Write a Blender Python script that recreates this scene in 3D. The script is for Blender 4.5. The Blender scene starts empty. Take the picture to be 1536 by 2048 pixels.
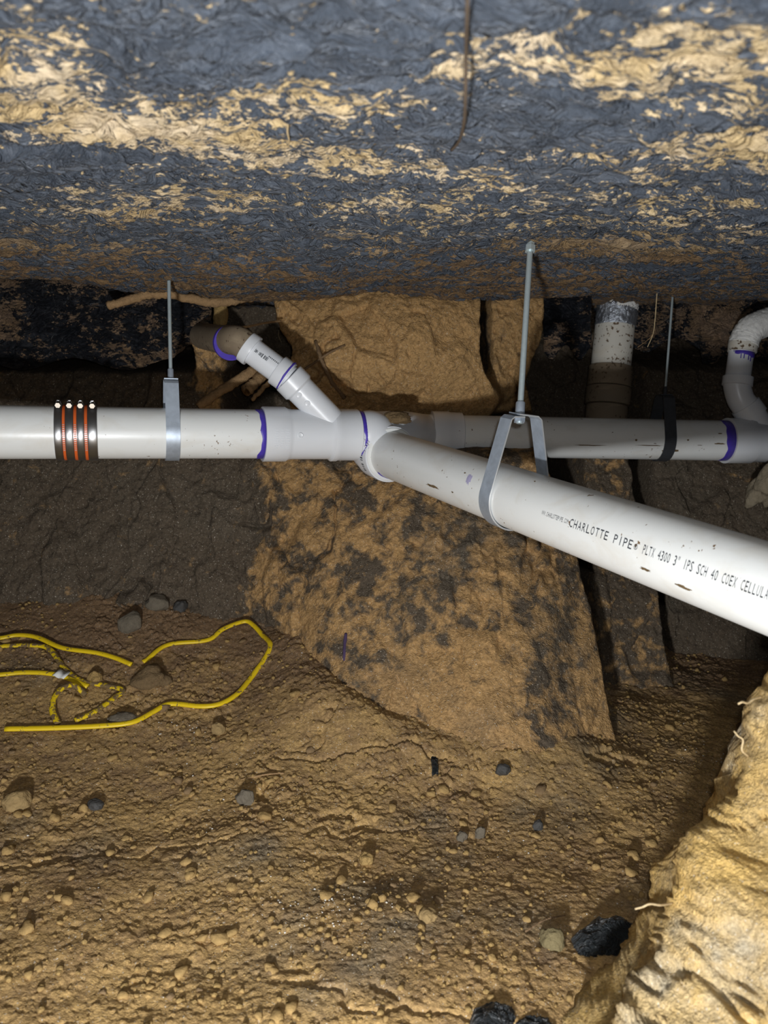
import bpy, bmesh, math, random
import numpy as np
from mathutils import Vector, Matrix

random.seed(7)
RNG = np.random.RandomState(11)
sc = bpy.context.scene
COL = sc.collection

# ------------------------------------------------------------------ camera
F = 1539.0                       # focal length in pixels of a 1536 x 2048 frame
PITCH, ROLL = math.radians(10.0), 0.046
CAM = Vector((0, 0, 0.60))
R3 = Matrix.Rotation(math.pi / 2 - PITCH, 3, 'X') @ Matrix.Rotation(ROLL, 3, 'Z')
RIGHT, UP, FWD = R3 @ Vector((1, 0, 0)), R3 @ Vector((0, 1, 0)), R3 @ Vector((0, 0, -1))
cd = bpy.data.cameras.new('camera'); cam = bpy.data.objects.new('camera', cd); COL.objects.link(cam)
cam.matrix_world = Matrix.Translation(CAM) @ R3.to_4x4()
cd.sensor_fit = 'VERTICAL'; cd.sensor_height = 36.0; cd.lens = 36.0 * F / 2048.0
cd.clip_start = 0.02; cd.clip_end = 50
cd.dof.use_dof = True; cd.dof.focus_distance = 1.2; cd.dof.aperture_fstop = 7.5
sc.camera = cam

def P(px, py, z):
    return CAM + z * ((px - 768) / F * RIGHT - (py - 1024) / F * UP + FWD)

# ------------------------------------------------------------------ world, lamps, exposure
w = bpy.data.worlds.new('world'); sc.world = w; w.use_nodes = True
w.node_tree.nodes['Background'].inputs[0].default_value = (0.8, 0.85, 1, 1)
w.node_tree.nodes['Background'].inputs[1].default_value = 0.012

def lamp(name, loc, target, power, size, angle, blend, color):
    l = bpy.data.lights.new(name, 'SPOT'); o = bpy.data.objects.new(name, l); COL.objects.link(o)
    l.energy = power; l.shadow_soft_size = size; l.spot_size = math.radians(angle); l.spot_blend = blend; l.color = color
    o.location = loc; o.rotation_euler = (Vector(target) - Vector(loc)).to_track_quat('-Z', 'Y').to_euler()
    return o
# LED work lamp held low, under and a little left of the camera; plus an added frontal fill light at the lens to soften the falloff
lamp('work_lamp', CAM - 0.13 * RIGHT - 0.36 * UP + 0.0 * FWD, P(800, 980, 1.5), 20, 0.026, 165, 1.0, (0.95, 0.975, 1.0))
lamp('camera_fill', CAM + 0.015 * RIGHT + 0.02 * UP, P(820, 1150, 1.3), 3.2, 0.006, 150, 1.0, (0.95, 0.975, 1.0))

vs = sc.view_settings
vs.view_transform = 'Standard'; vs.look = 'None'; vs.gamma = 1.0; vs.exposure = 1.36
vs.use_curve_mapping = False

# ------------------------------------------------------------------ numpy noise
def _h(i, j, k, s):
    n = (i.astype(np.int64) * 374761393 + j.astype(np.int64) * 668265263 + k.astype(np.int64) * 2147483647 + s * 974711) & 0xffffffff
    n = ((n ^ (n >> 13)) * 1274126177) & 0xffffffff
    n = ((n ^ (n >> 16)) * 2246822519) & 0xffffffff
    return ((n ^ (n >> 15)) & 0xffffff) / float(0xffffff)
def vnoise(x, y, z, s=0):
    xi, yi, zi = np.floor(x), np.floor(y), np.floor(z)
    fx, fy, fz = x - xi, y - yi, z - zi
    fx, fy, fz = [f * f * f * (f * (f * 6 - 15) + 10) for f in (fx, fy, fz)]
    xi, yi, zi = xi.astype(np.int64), yi.astype(np.int64), zi.astype(np.int64)
    r = 0
    for a in (0, 1):
        for b in (0, 1):
            for c in (0, 1):
                r = r + _h(xi + a, yi + b, zi + c, s) * (fx if a else 1 - fx) * (fy if b else 1 - fy) * (fz if c else 1 - fz)
    return r * 2 - 1
def n2(x, y, f, s=0): return vnoise(x * f + 3.7 * s, y * f - 1.3 * s, np.zeros_like(x) + 0.5, s)
def fbm(x, y, f, o=4, s=0, g=0.5):
    r, a, t = 0, 1.0, 0
    for k in range(o):
        c, sn = math.cos(k * 1.1), math.sin(k * 1.1)
        r = r + a * n2(c * x - sn * y, sn * x + c * y, f * 2.03 ** k, s + k); t += a; a *= g
    return r / t
def worley(x, y, f, s=0):
    X, Y = x * f, y * f
    xi, yi = np.floor(X).astype(np.int64), np.floor(Y).astype(np.int64)
    f1 = np.full(x.shape, 9.0); f2 = f1.copy(); idv = np.zeros(x.shape)
    zz = np.zeros_like(xi)
    for a in (-1, 0, 1):
        for b in (-1, 0, 1):
            cx, cy = xi + a, yi + b
            d = np.hypot(cx + _h(cx, cy, zz, s) - X, cy + _h(cx, cy, zz + 7, s) - Y)
            i = _h(cx, cy, zz + 13, s)
            near = d < f1
            f2 = np.where(near, f1, np.minimum(f2, d)); idv = np.where(near, i, idv); f1 = np.where(near, d, f1)
    return f1, f2, idv
def sstep(a, b, x):
    t = np.clip((x - a) / (b - a), 0, 1); return t * t * (3 - 2 * t)
def tps(pts):
    pts = np.array(pts, float); n = len(pts)
    def U(d2): return np.where(d2 > 1e-12, d2 * np.log(np.maximum(d2, 1e-12)), 0)
    K = U(((pts[:, None, :2] - pts[None, :, :2]) ** 2).sum(-1)) + np.eye(n) * 1e-4
    Pm = np.c_[np.ones(n), pts[:, :2]]
    A = np.block([[K, Pm], [Pm.T, np.zeros((3, 3))]])
    c = np.linalg.solve(A, np.r_[pts[:, 2], 0, 0, 0])
    def ev(x, y):
        r = c[n] + c[n + 1] * x + c[n + 2] * y
        for k in range(n): r = r + c[k] * U((x - pts[k, 0]) ** 2 + (y - pts[k, 1]) ** 2)
        return r
    return ev
def polysd(poly, x, y):               # signed distance, negative inside
    d = np.full(x.shape, 1e9); ins = np.zeros(x.shape, bool); n = len(poly)
    for i in range(n):
        ax, ay = poly[i]; bx, by = poly[(i + 1) % n]
        ex, ey = bx - ax, by - ay
        t = np.clip(((x - ax) * ex + (y - ay) * ey) / (ex * ex + ey * ey), 0, 1)
        d = np.minimum(d, np.hypot(x - ax - t * ex, y - ay - t * ey))
        c = ((ay > y) != (by > y)) & (x < ex * (y - ay) / (ey if abs(ey) > 1e-12 else 1e-12) + ax)
        ins ^= c
    return np.where(ins, -d, d)

# ------------------------------------------------------------------ materials
def M(name):
    m = bpy.data.materials.new(name); m.use_nodes = True
    nt = m.node_tree; b = nt.nodes['Principled BSDF']
    return m, nt, b
class G:                               # small node helper
    def __init__(s, nt): s.nt = nt
    def n(s, t, ins=None, **kw):
        o = s.nt.nodes.new(t)
        for k, v in kw.items(): setattr(o, k, v)
        for k, v in (ins or {}).items(): s.set(o.inputs[k], v)
        return o
    def set(s, sock, v):
        if hasattr(v, 'is_output'): s.nt.links.new(v, sock)
        else: sock.default_value = v
    def noise(s, scale, detail=4, rough=.55, dist=0., vec=None, out='Fac'):
        o = s.n('ShaderNodeTexNoise', {'Scale': scale, 'Detail': detail, 'Roughness': rough, 'Distortion': dist})
        s.nt.links.new(vec if vec is not None else s.co(), o.inputs['Vector']); return o.outputs[out]
    def co(s):
        if not hasattr(s, '_c'): s._c = s.nt.nodes.new('ShaderNodeTexCoord')
        return s._c.outputs['Object']
    def mapped(s, sc3, rot=(0, 0, 0)):
        o = s.n('ShaderNodeMapping', {'Scale': sc3, 'Rotation': rot}); s.nt.links.new(s.co(), o.inputs['Vector']); return o.outputs[0]
    def ramp(s, fac, a, b, c0=(0, 0, 0, 1), c1=(1, 1, 1, 1)):
        o = s.nt.nodes.new('ShaderNodeValToRGB'); s.nt.links.new(fac, o.inputs[0])
        e = o.color_ramp.elements; e[0].position = a; e[1].position = b; e[0].color = c0; e[1].color = c1
        return o.outputs[0]
    def mix(s, fac, a, b, blend='MIX'):
        o = s.nt.nodes.new('ShaderNodeMix'); o.data_type = 'RGBA'; o.blend_type = blend
        s.set(o.inputs[0], fac); s.set(o.inputs[6], a); s.set(o.inputs[7], b); return o.outputs[2]
    def math(s, op, a, b=0., c=None):
        o = s.nt.nodes.new('ShaderNodeMath'); o.operation = op; o.use_clamp = False
        s.set(o.inputs[0], a); s.set(o.inputs[1], b)
        if c is not None: s.set(o.inputs[2], c)
        return o.outputs[0]
    def bump(s, h, strength, dist, norm=None):
        o = s.n('ShaderNodeBump', {'Height': h, 'Strength': strength, 'Distance': dist})
        if norm is not None: s.nt.links.new(norm, o.inputs['Normal'])
        return o.outputs[0]

def soil_mat(name, ochre, dark, grey, fine=260, bump=.9, lo=.28, hi=.72, mott=.9):
    """R of attribute 'soil' = how ochre, G = how grey"""
    m, nt, b = M(name); g = G(nt)
    at = g.n('ShaderNodeAttribute', attribute_name='soil')
    sep = g.n('ShaderNodeSeparateColor'); nt.links.new(at.outputs['Color'], sep.inputs[0])
    n1 = g.noise(34, 6, .62, .4); n2_ = g.noise(fine, 4, .65); n3 = g.noise(11, 4, .6, .3)
    f = g.math('ADD', sep.outputs[0], g.math('MULTIPLY', g.math('SUBTRACT', n1, .5), mott))
    f = g.ramp(f, lo, hi)
    c = g.mix(f, dark, ochre)
    c = g.mix(g.math('MULTIPLY', sep.outputs[1], g.ramp(n3, .35, .6)), c, grey)
    c = g.mix(.75, c, g.ramp(n2_, .28, .72, (.42, .40, .38, 1), (1.38, 1.38, 1.38, 1)), 'MULTIPLY')
    sp = g.noise(420, 2, .5)
    c = g.mix(g.ramp(sp, .67, .71), c, (.62, .56, .46, 1))
    g.set(b.inputs['Base Color'], c)
    b.inputs['Roughness'].default_value = .92; b.inputs['Specular IOR Level'].default_value = .22
    h = g.math('ADD', g.math('MULTIPLY', g.noise(70, 5, .7, .3), 1.0), g.math('MULTIPLY', g.noise(fine * 1.6, 3, .6), .35))
    g.set(b.inputs['Normal'], g.bump(h, bump, .008))
    return m
FLOOR_M = soil_mat('ochre_crumbly_soil', (.49, .315, .125, 1), (.24, .15, .08, 1), (.19, .155, .105, 1), bump=.5)
WALL_M = soil_mat('cut_clay_wall', (.49, .298, .125, 1), (.118, .090, .062, 1), (.14, .118, .088, 1), fine=190, lo=.32, hi=.60, mott=1.7)
BANK_M = soil_mat('yellow_clay_bank', (.62, .41, .14, 1), (.40, .30, .16, 1), (.38, .34, .26, 1), fine=300)

def plastic_mat(name, base, dirt, lo, hi, rough=.42, wscale=(9, 14, 14)):
    m, nt, b = M(name); g = G(nt)
    at = g.n('ShaderNodeAttribute', attribute_name='soil')
    sep = g.n('ShaderNodeSeparateColor'); nt.links.new(at.outputs['Color'], sep.inputs[0])
    v = g.mapped((.62, 1.25, 1.2), (0, 0, .12))
    big = g.noise(9, 6, .62, .5, v); mid = g.noise(46, 7, .72, .5, v); fi = g.noise(200, 4, .65, .3, v)
    d = g.math('ADD', g.math('MULTIPLY', big, .55), g.math('MULTIPLY', mid, .85))
    d = g.math('ADD', d, g.math('MULTIPLY', fi, .50))
    d = g.math('ADD', d, g.math('MULTIPLY', g.math('SUBTRACT', sep.outputs[0], .5), .62))
    msk = g.ramp(d, lo, hi)
    c0 = g.mix(g.noise(30, 5, .6), base, tuple(x * 1.7 for x in base[:3]) + (1,))
    ld = g.mix(g.ramp(g.noise(17, 4, .6), .42, .62), dirt, (dirt[0] * 1.15, dirt[1] * 1.25, dirt[2] * 1.65, 1))
    ld = g.mix(sep.outputs[1], ld, (.20, .115, .05, 1))
    ld = g.mix(.7, ld, g.ramp(fi, .3, .7, (.55, .5, .45, 1), (1.2, 1.2, 1.2, 1)), 'MULTIPLY')
    g.set(b.inputs['Base Color'], g.mix(msk, c0, ld))
    g.set(b.inputs['Roughness'], g.math('ADD', g.math('MULTIPLY', msk, .5), rough))
    b.inputs['Specular IOR Level'].default_value = .9 if rough < .4 else .5
    wr = g.noise(60, 6, .68, 1.0, g.mapped((.7, 1.5, 1.3), (0, 0, .35)))
    rd = g.noise(26, 5, .6, 1.4, g.mapped((.8, 1.5, 1.3), (0, 0, -.3)))
    rd = g.math('POWER', g.math('SUBTRACT', 1., g.math('ABSOLUTE', g.math('MULTIPLY_ADD', rd, 4., -2.))), 3.)
    h = g.math('ADD', wr, g.math('MULTIPLY', msk, .35)); h = g.math('ADD', h, g.math('MULTIPLY', g.math('MAXIMUM', rd, 0.), .9)); h = g.math('ADD', h, g.math('MULTIPLY', fi, .25))
    g.set(b.inputs['Normal'], g.bump(h, 1.0 if rough < .4 else .8, .014 if rough < .4 else .010))
    return m
CEIL_M = plastic_mat('dusty_vapor_barrier', (.062, .074, .094, 1), (.64, .48, .25, 1), .975, 1.03)
SHEET_M = plastic_mat('black_vapor_barrier', (.016, .018, .023, 1), (.26, .155, .07, 1), .985, 1.07, rough=.24)
SCRAP_M = plastic_mat('black_plastic_scrap', (.014, .018, .020, 1), (.26, .19, .08, 1), 1.25, 1.32, rough=.38)

def pvc_mat(name, col, dirt=.5, dirtcol=(.17, .10, .045, 1), rough=.32, speck=.66):
    m, nt, b = M(name); g = G(nt)
    v = g.mapped((1, 1, 1.0))
    st = g.noise(18, 5, .6, .6, g.mapped((.6, 1, 1.6)))
    c = g.mix(g.math('MULTIPLY', g.ramp(st, .52, .78), dirt * .55), col, (.52, .42, .27, 1))
    s1 = g.noise(120, 3, .55, .2, v); s2 = g.noise(14, 2, .5)
    k = g.math('ADD', s1, g.math('MULTIPLY', g.math('SUBTRACT', s2, .5), .35 * dirt + .2))
    ms = g.ramp(k, speck + .06, speck + .085)
    c = g.mix(ms, c, dirtcol)
    g.set(b.inputs['Base Color'], c)
    g.set(b.inputs['Roughness'], g.math('ADD', g.math('MULTIPLY', ms, .5), rough))
    g.set(b.inputs['Normal'], g.bump(g.noise(40, 3, .5), .06, .003))
    return m
PVC = pvc_mat('white_pvc', (.80, .81, .79, 1), .5)
PVC_FIT = pvc_mat('white_pvc_fitting', (.74, .76, .79, 1), .12, speck=.72)
PVC_DIRTY = pvc_mat('mud_stained_pvc', (.60, .57, .50, 1), 1.0, (.13, .085, .05, 1), .55, .56)
PVC_MUD = pvc_mat('brown_mud_coated_pvc', (.21, .16, .105, 1), .8, (.09, .06, .035, 1), .8, .58)

def simple(name, col, rough=.5, metal=0., noise=0., nscale=60, spec=.5, bump=0., bd=.002):
    m, nt, b = M(name); g = G(nt)
    if noise:
        g.set(b.inputs['Base Color'], g.mix(g.noise(nscale, 5, .6, .3), tuple(c * (1 - noise) for c in col[:3]) + (1,), tuple(min(1, c * (1 + noise)) for c in col[:3]) + (1,)))
    else: b.inputs['Base Color'].default_value = col
    b.inputs['Roughness'].default_value = rough; b.inputs['Metallic'].default_value = metal; b.inputs['Specular IOR Level'].default_value = spec
    if bump: g.set(b.inputs['Normal'], g.bump(g.noise(nscale * 1.5, 5, .65, .3), bump, bd))
    return m
PRIMER = simple('purple_primer', (.075, .045, .42, 1), .45, noise=.3, nscale=90)
CEMENT = simple('cement_bead', (.72, .70, .78, 1), .3)
ZINC = simple('zinc_rod', (.62, .72, .74, 1), .38, .55, .15, 200)
GALV = simple('galvanised_strap', (.46, .52, .60, 1), .45, .5, .35, 70)
GALV_EDGE = simple('bright_cut_edge', (.75, .76, .76, 1), .35, .6)
GALV_DARK = simple('muddy_strap', (.07, .075, .085, 1), .5, .5, .3, 90)
STEEL = simple('dark_steel_band', (.34, .34, .34, 1), .33, .95, .2, 40)
CHROME = simple('bright_screw', (.62, .62, .62, 1), .22, 1.0)
ORANGE = simple('orange_strip', (.75, .13, .025, 1), .42, 0, .1, 80)
INK = simple('black_print', (.035, .04, .05, 1), .6)
FOIL = simple('foil_tape', (.46, .49, .54, 1), .34, .85, .3, 60, bump=.7, bd=.006)
PAPER = simple('torn_white_wrap', (.70, .69, .66, 1), .8, 0, .12, 70, bump=.6, bd=.004)
ROOT = simple('root_bark', (.36, .225, .11, 1), .9, 0, .4, 120, spec=.2, bump=1.0, bd=.004)
ROOT_D = simple('dark_root_bark', (.22, .14, .075, 1), .9, 0, .4, 120, spec=.2, bump=1.0, bd=.004)
ROOTLET = simple('pale_rootlet', (.55, .42, .24, 1), .8, 0, .2, 200, spec=.2)
STONE_G = simple('grey_stone', (.15, .125, .09, 1), .85, 0, .35, 90, spec=.3, bump=.9, bd=.004)
STONE_D = simple('dark_stone', (.055, .052, .048, 1), .7, 0, .4, 110, bump=.8, bd=.003)
STONE_T = simple('tan_stone', (.33, .225, .10, 1), .9, 0, .3, 110, spec=.2, bump=.9, bd=.004)
CLOD_M = simple('soil_clod', (.42, .275, .105, 1), .95, 0, .35, 160, spec=.2, bump=1.0, bd=.005)
CLOD_D = simple('dark_soil_clod', (.21, .14, .07, 1), .95, 0, .35, 160, spec=.2, bump=1.0, bd=.005)
CLOD_S = simple('loose_clod', (.36, .235, .094, 1), .95, 0, .4, 2.2, spec=.12, bump=.3, bd=.08)
CLOD_SD = simple('loose_dark_clod', (.22, .145, .075, 1), .95, 0, .4, 2.2, spec=.12, bump=.3, bd=.08)
GRIT = simple('white_grit', (.66, .63, .56, 1), .7, 0, .2, 300)
CONC = simple('rough_concrete', (.27, .225, .155, 1), .9, 0, .35, 60, spec=.2, bump=1.0, bd=.006)
TAG = simple('white_label', (.75, .74, .70, 1), .6, 0, .1, 100)
def cable_mat(name, dirty):
    m, nt, b = M(name); g = G(nt)
    k = g.ramp(g.noise(95, 5, .65, .5), dirty, dirty + .05)
    c = g.mix(k, (.80, .56, .012, 1), (.17, .11, .045, 1))
    g.set(b.inputs['Base Color'], c); g.set(b.inputs['Roughness'], g.math('ADD', g.math('MULTIPLY', k, .5), .38))
    return m
CABLE = cable_mat('yellow_cable_jacket', .60); CABLE_D = cable_mat('muddy_yellow_cable_jacket', .455)

# ------------------------------------------------------------------ object helpers
WL = {}
def tag(o, label=None, cat=None, group=None, kind=None):
    if label: o['label'] = label
    if cat: o['category'] = cat
    if group: o['group'] = group
    if kind: o['kind'] = kind
    return o
def thing(name, loc, label, cat, group=None):
    o = bpy.data.objects.new(name, None); COL.objects.link(o); o.location = loc; o.empty_display_size = .03
    WL[o] = Vector(loc); return tag(o, label, cat, group)
def mesh_obj(name, verts, faces, mat, parent=None, smooth=True, base=None):
    """verts are world positions; stored relative to the thing's base"""
    v = np.asarray(verts, float).reshape(-1, 3)
    b = WL[parent] if parent is not None else (Vector(base) if base is not None else Vector((0, 0, 0)))
    v = v - np.array(b)
    me = bpy.data.meshes.new(name)
    if isinstance(faces, np.ndarray):
        me.vertices.add(len(v)); me.vertices.foreach_set('co', v.ravel())
        nf, k = faces.shape
        me.loops.add(nf * k); me.loops.foreach_set('vertex_index', faces.ravel().astype(np.int32))
        me.polygons.add(nf); me.polygons.foreach_set('loop_start', np.arange(0, nf * k, k, dtype=np.int32))
        me.update(calc_edges=True); me.validate()
    else:
        me.from_pydata(v.tolist(), [], faces)
    if smooth: me.polygons.foreach_set('use_smooth', np.ones(len(me.polygons), bool))
    for m in (mat if isinstance(mat, (list, tuple)) else [mat]): me.materials.append(m)
    me.update()
    o = bpy.data.objects.new(name, me); COL.objects.link(o)
    if parent is not None: o.parent = parent; WL[o] = b
    else: o.location = b; WL[o] = b
    return o
def sharp(o, ang=35):
    me = o.data; bm = bmesh.new(); bm.from_mesh(me)
    bmesh.ops.recalc_face_normals(bm, faces=bm.faces)
    for e in bm.edges: e.smooth = e.calc_face_angle(0) < math.radians(ang)
    bm.to_mesh(me); bm.free(); return o
def grid_faces(nu, nv, closed_v=False):
    i = np.arange(nu - 1)[:, None]; j = np.arange(nv if closed_v else nv - 1)[None, :]
    j2 = (j + 1) % nv
    a = i * nv + j; b = i * nv + j2; c = (i + 1) * nv + j2; d = (i + 1) * nv + j
    return np.stack([a, b, c, d], -1).reshape(-1, 4)
def setattr_soil(o, r, g, b=None):
    a = o.data.attributes.new('soil', 'FLOAT_COLOR', 'POINT')
    n = len(o.data.vertices); c = np.ones((n, 4)); c[:, 0] = r.ravel(); c[:, 1] = g.ravel(); c[:, 2] = 0 if b is None else b.ravel()
    a.data.foreach_set('color', c.ravel())
def frame(d):
    d = Vector(d).normalized(); a = Vector((0, 0, 1)) if abs(d.z) < .9 else Vector((1, 0, 0))
    u = d.cross(a).normalized(); return d, u, u.cross(d).normalized()   # v points up for horizontal axes
def lathe(p0, d, prof, seg=48, cap0=True, cap1=True, ang=None):
    """prof: [(distance along d, radius)]"""
    d, u, v = frame(d); V = []; Fc = []
    for (t, r) in prof:
        for k in range(seg):
            a = 2 * math.pi * k / seg
            V.append(Vector(p0) + d * t + (u * math.cos(a) + v * math.sin(a)) * r)
    n = len(prof)
    for i in range(n - 1):
        for k in range(seg):
            Fc.append((i * seg + k, (i + 1) * seg + k, (i + 1) * seg + (k + 1) % seg, i * seg + (k + 1) % seg))
    if cap0: Fc.append(tuple(range(seg)))
    if cap1: Fc.append(tuple(reversed(range((n - 1) * seg, n * seg))))
    return V, Fc
def catmull(pts, n=8):
    pts = [Vector(p) for p in pts]; out = []
    q = [pts[0] * 2 - pts[1]] + pts + [pts[-1] * 2 - pts[-2]]
    for i in range(1, len(q) - 2):
        for k in range(n):
            t = k / n
            out.append(.5 * ((2 * q[i]) + (q[i + 1] - q[i - 1]) * t + (2 * q[i - 1] - 5 * q[i] + 4 * q[i + 1] - q[i + 2]) * t * t + (3 * q[i] - q[i - 1] - 3 * q[i + 1] + q[i + 2]) * t ** 3))
    out.append(pts[-1]); return out
def tube(pts, rad, seg=12, flat=1.0, upv=None, caps=True):
    """pts polyline; rad number/list; flat squashes along the 'up' direction"""
    n = len(pts); V = []; Fc = []; pu = None
    for i, p in enumerate(pts):
        t = (pts[min(i + 1, n - 1)] - pts[max(i - 1, 0)]).normalized()
        if upv is not None: v = (upv - t * upv.dot(t)).normalized(); u = t.cross(v).normalized()
        elif pu is None: _, u, v = frame(t)
        else: u = (pu - t * pu.dot(t)).normalized(); v = u.cross(t).normalized()
        pu = u; r = rad[i] if isinstance(rad, (list, tuple, np.ndarray)) else rad
        for k in range(seg):
            a = 2 * math.pi * k / seg
            V.append(p + u * math.cos(a) * r + v * math.sin(a) * r * flat)
    for i in range(n - 1):
        for k in range(seg):
            Fc.append((i * seg + k, i * seg + (k + 1) % seg, (i + 1) * seg + (k + 1) % seg, (i + 1) * seg + k))
    if caps: Fc.append(tuple(reversed(range(seg)))); Fc.append(tuple(range((n - 1) * seg, n * seg)))
    return V, Fc
def lerp(a, b, t): return a + (b - a) * t

# ================================================================== SETTING
# ---- floor: a height field
floor_base = tps([(-.9, .5, .0), (0, .5, .0), (.7, .5, .0), (-.5, 1.2, .0), (0, 1.15, .0), (.5, 1.2, 0), (-.8, 1.62, .125), (-.4, 1.62, .135),
                  (-.75, 1.45, .075), (-.3, 1.45, .062), (-.15, 1.6, .12), (.1, 1.42, .05), (.5, 1.5, .01), (.65, 1.9, .02), (1.2, 1.9, .02),
                  (.3, 1.9, .04), (-.5, 2.2, .2), (-1.2, 1.0, 0), (1.1, .9, .0), (-1.2, 2.2, .2), (0, -.5, 0), (-1.2, -.5, 0), (1.2, -.5, 0)])
FOOT = [(q.x, q.y, k) for q, k in ((P(600, 1290, 1.50), .03), (P(622, 1370, 1.40), .035), (P(660, 1430, 1.32), .035), (P(740, 1470, 1.27), .025), (P(850, 1490, 1.25), .02), (P(1000, 1485, 1.25), .02), (P(1120, 1475, 1.26), .02))]
def floor_h(x, y):
    x = np.asarray(x, float); y = np.asarray(y, float)
    h = floor_base(x, y); A = .50 + .42 * sstep(.85, 1.15, y + .25 * x)
    wx, wy = x + .012 * fbm(x, y, 18, 2, 31), y + .012 * fbm(x, y, 18, 2, 37)
    h = h + .016 * fbm(x, y, 4.5, 3, 1) + A * .006 * fbm(x, y, 17, 4, 5)
    m1 = sstep(-.15, .45, fbm(x, y, 6, 3, 9)); m2 = sstep(-.25, .35, fbm(x, y, 9, 3, 14))
    f1, f2, i = worley(wx, wy, 26, 3); h = h + A * .0065 * m1 * (i - .25) * sstep(.0, .28, f2 - f1)
    f1, f2, i = worley(wx, wy, 58, 4); h = h + A * .0055 * m2 * (i - .2) * sstep(.0, .3, f2 - f1)
    f1, f2, i = worley(wx, wy, 125, 5); h = h + A * .0036 * (.35 + .65 * m2) * i * sstep(.0, .4, f2 - f1)
    f1, f2, i = worley(x, y, 250, 6); h = h + .0014 * i * sstep(.0, .5, f2 - f1)
    for (fx, fy, fh) in FOOT: h = h + fh * np.exp(-((x - fx) ** 2 + (y - fy) ** 2) / (2 * .055 ** 2))
    # ragged cracks
    c = np.abs(fbm(x * .8 + .02 * n2(x, y, 30, 2), y * 1.25, 7, 4, 51)); cm = sstep(.05, .4, fbm(x, y, 5, 2, 57))
    h = h - A * .011 * cm * (1 - sstep(0, .035, c))
    return h + .0022 * fbm(x, y, 150, 3, 21)
def lookup(xa, ya, Z):
    def fn(x, y):
        i = min(max(int(np.searchsorted(xa, x)) - 1, 0), len(xa) - 2); j = min(max(int(np.searchsorted(ya, y)) - 1, 0), len(ya) - 2)
        u = min(max((x - xa[i]) / (xa[i + 1] - xa[i]), 0), 1); v = min(max((y - ya[j]) / (ya[j + 1] - ya[j]), 0), 1)
        return float((Z[i, j] * (1 - u) + Z[i + 1, j] * u) * (1 - v) + (Z[i, j + 1] * (1 - u) + Z[i + 1, j + 1] * u) * v)
    return fn
def floor_hit(px, py):
    lo, hi = .3, 3.0
    for _ in range(26):
        mid = (lo + hi) / 2; p = P(px, py, mid)
        if p.z > floor1(p.x, p.y): lo = mid
        else: hi = mid
    return P(px, py, lo)
def axis(*seg):
    return np.concatenate([np.arange(a, b, s) for a, b, s in seg])
xs = axis((-1.3, -.75, .02), (-.75, .80, .0024), (.80, 1.4, .02)); ys = axis((-.5, .52, .02), (.52, 1.1, .0021), (1.1, 1.75, .0028), (1.75, 2.3, .012))
X, Y = np.meshgrid(xs, ys, indexing='ij'); Hf = floor_h(X, Y); floor1 = lookup(xs, ys, Hf)
floor = mesh_obj('floor', np.stack([X, Y, Hf], -1), grid_faces(len(xs), len(ys))[:, ::-1].copy(), FLOOR_M); tag(floor, kind='structure')
r = .60 + .30 * fbm(X, Y, 4, 4, 61) - .35 * sstep(1.15, 1.5, Y) * sstep(.1, -.25, X) - .40 * sstep(1.3, 1.6, Y) * sstep(.3, .5, X)
gy = sstep(.05, .4, fbm(X, Y, 5, 4, 66)) * .85; r = r + .18 * fbm(X, Y, 14, 4, 69)
setattr_soil(floor, r, gy)

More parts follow.
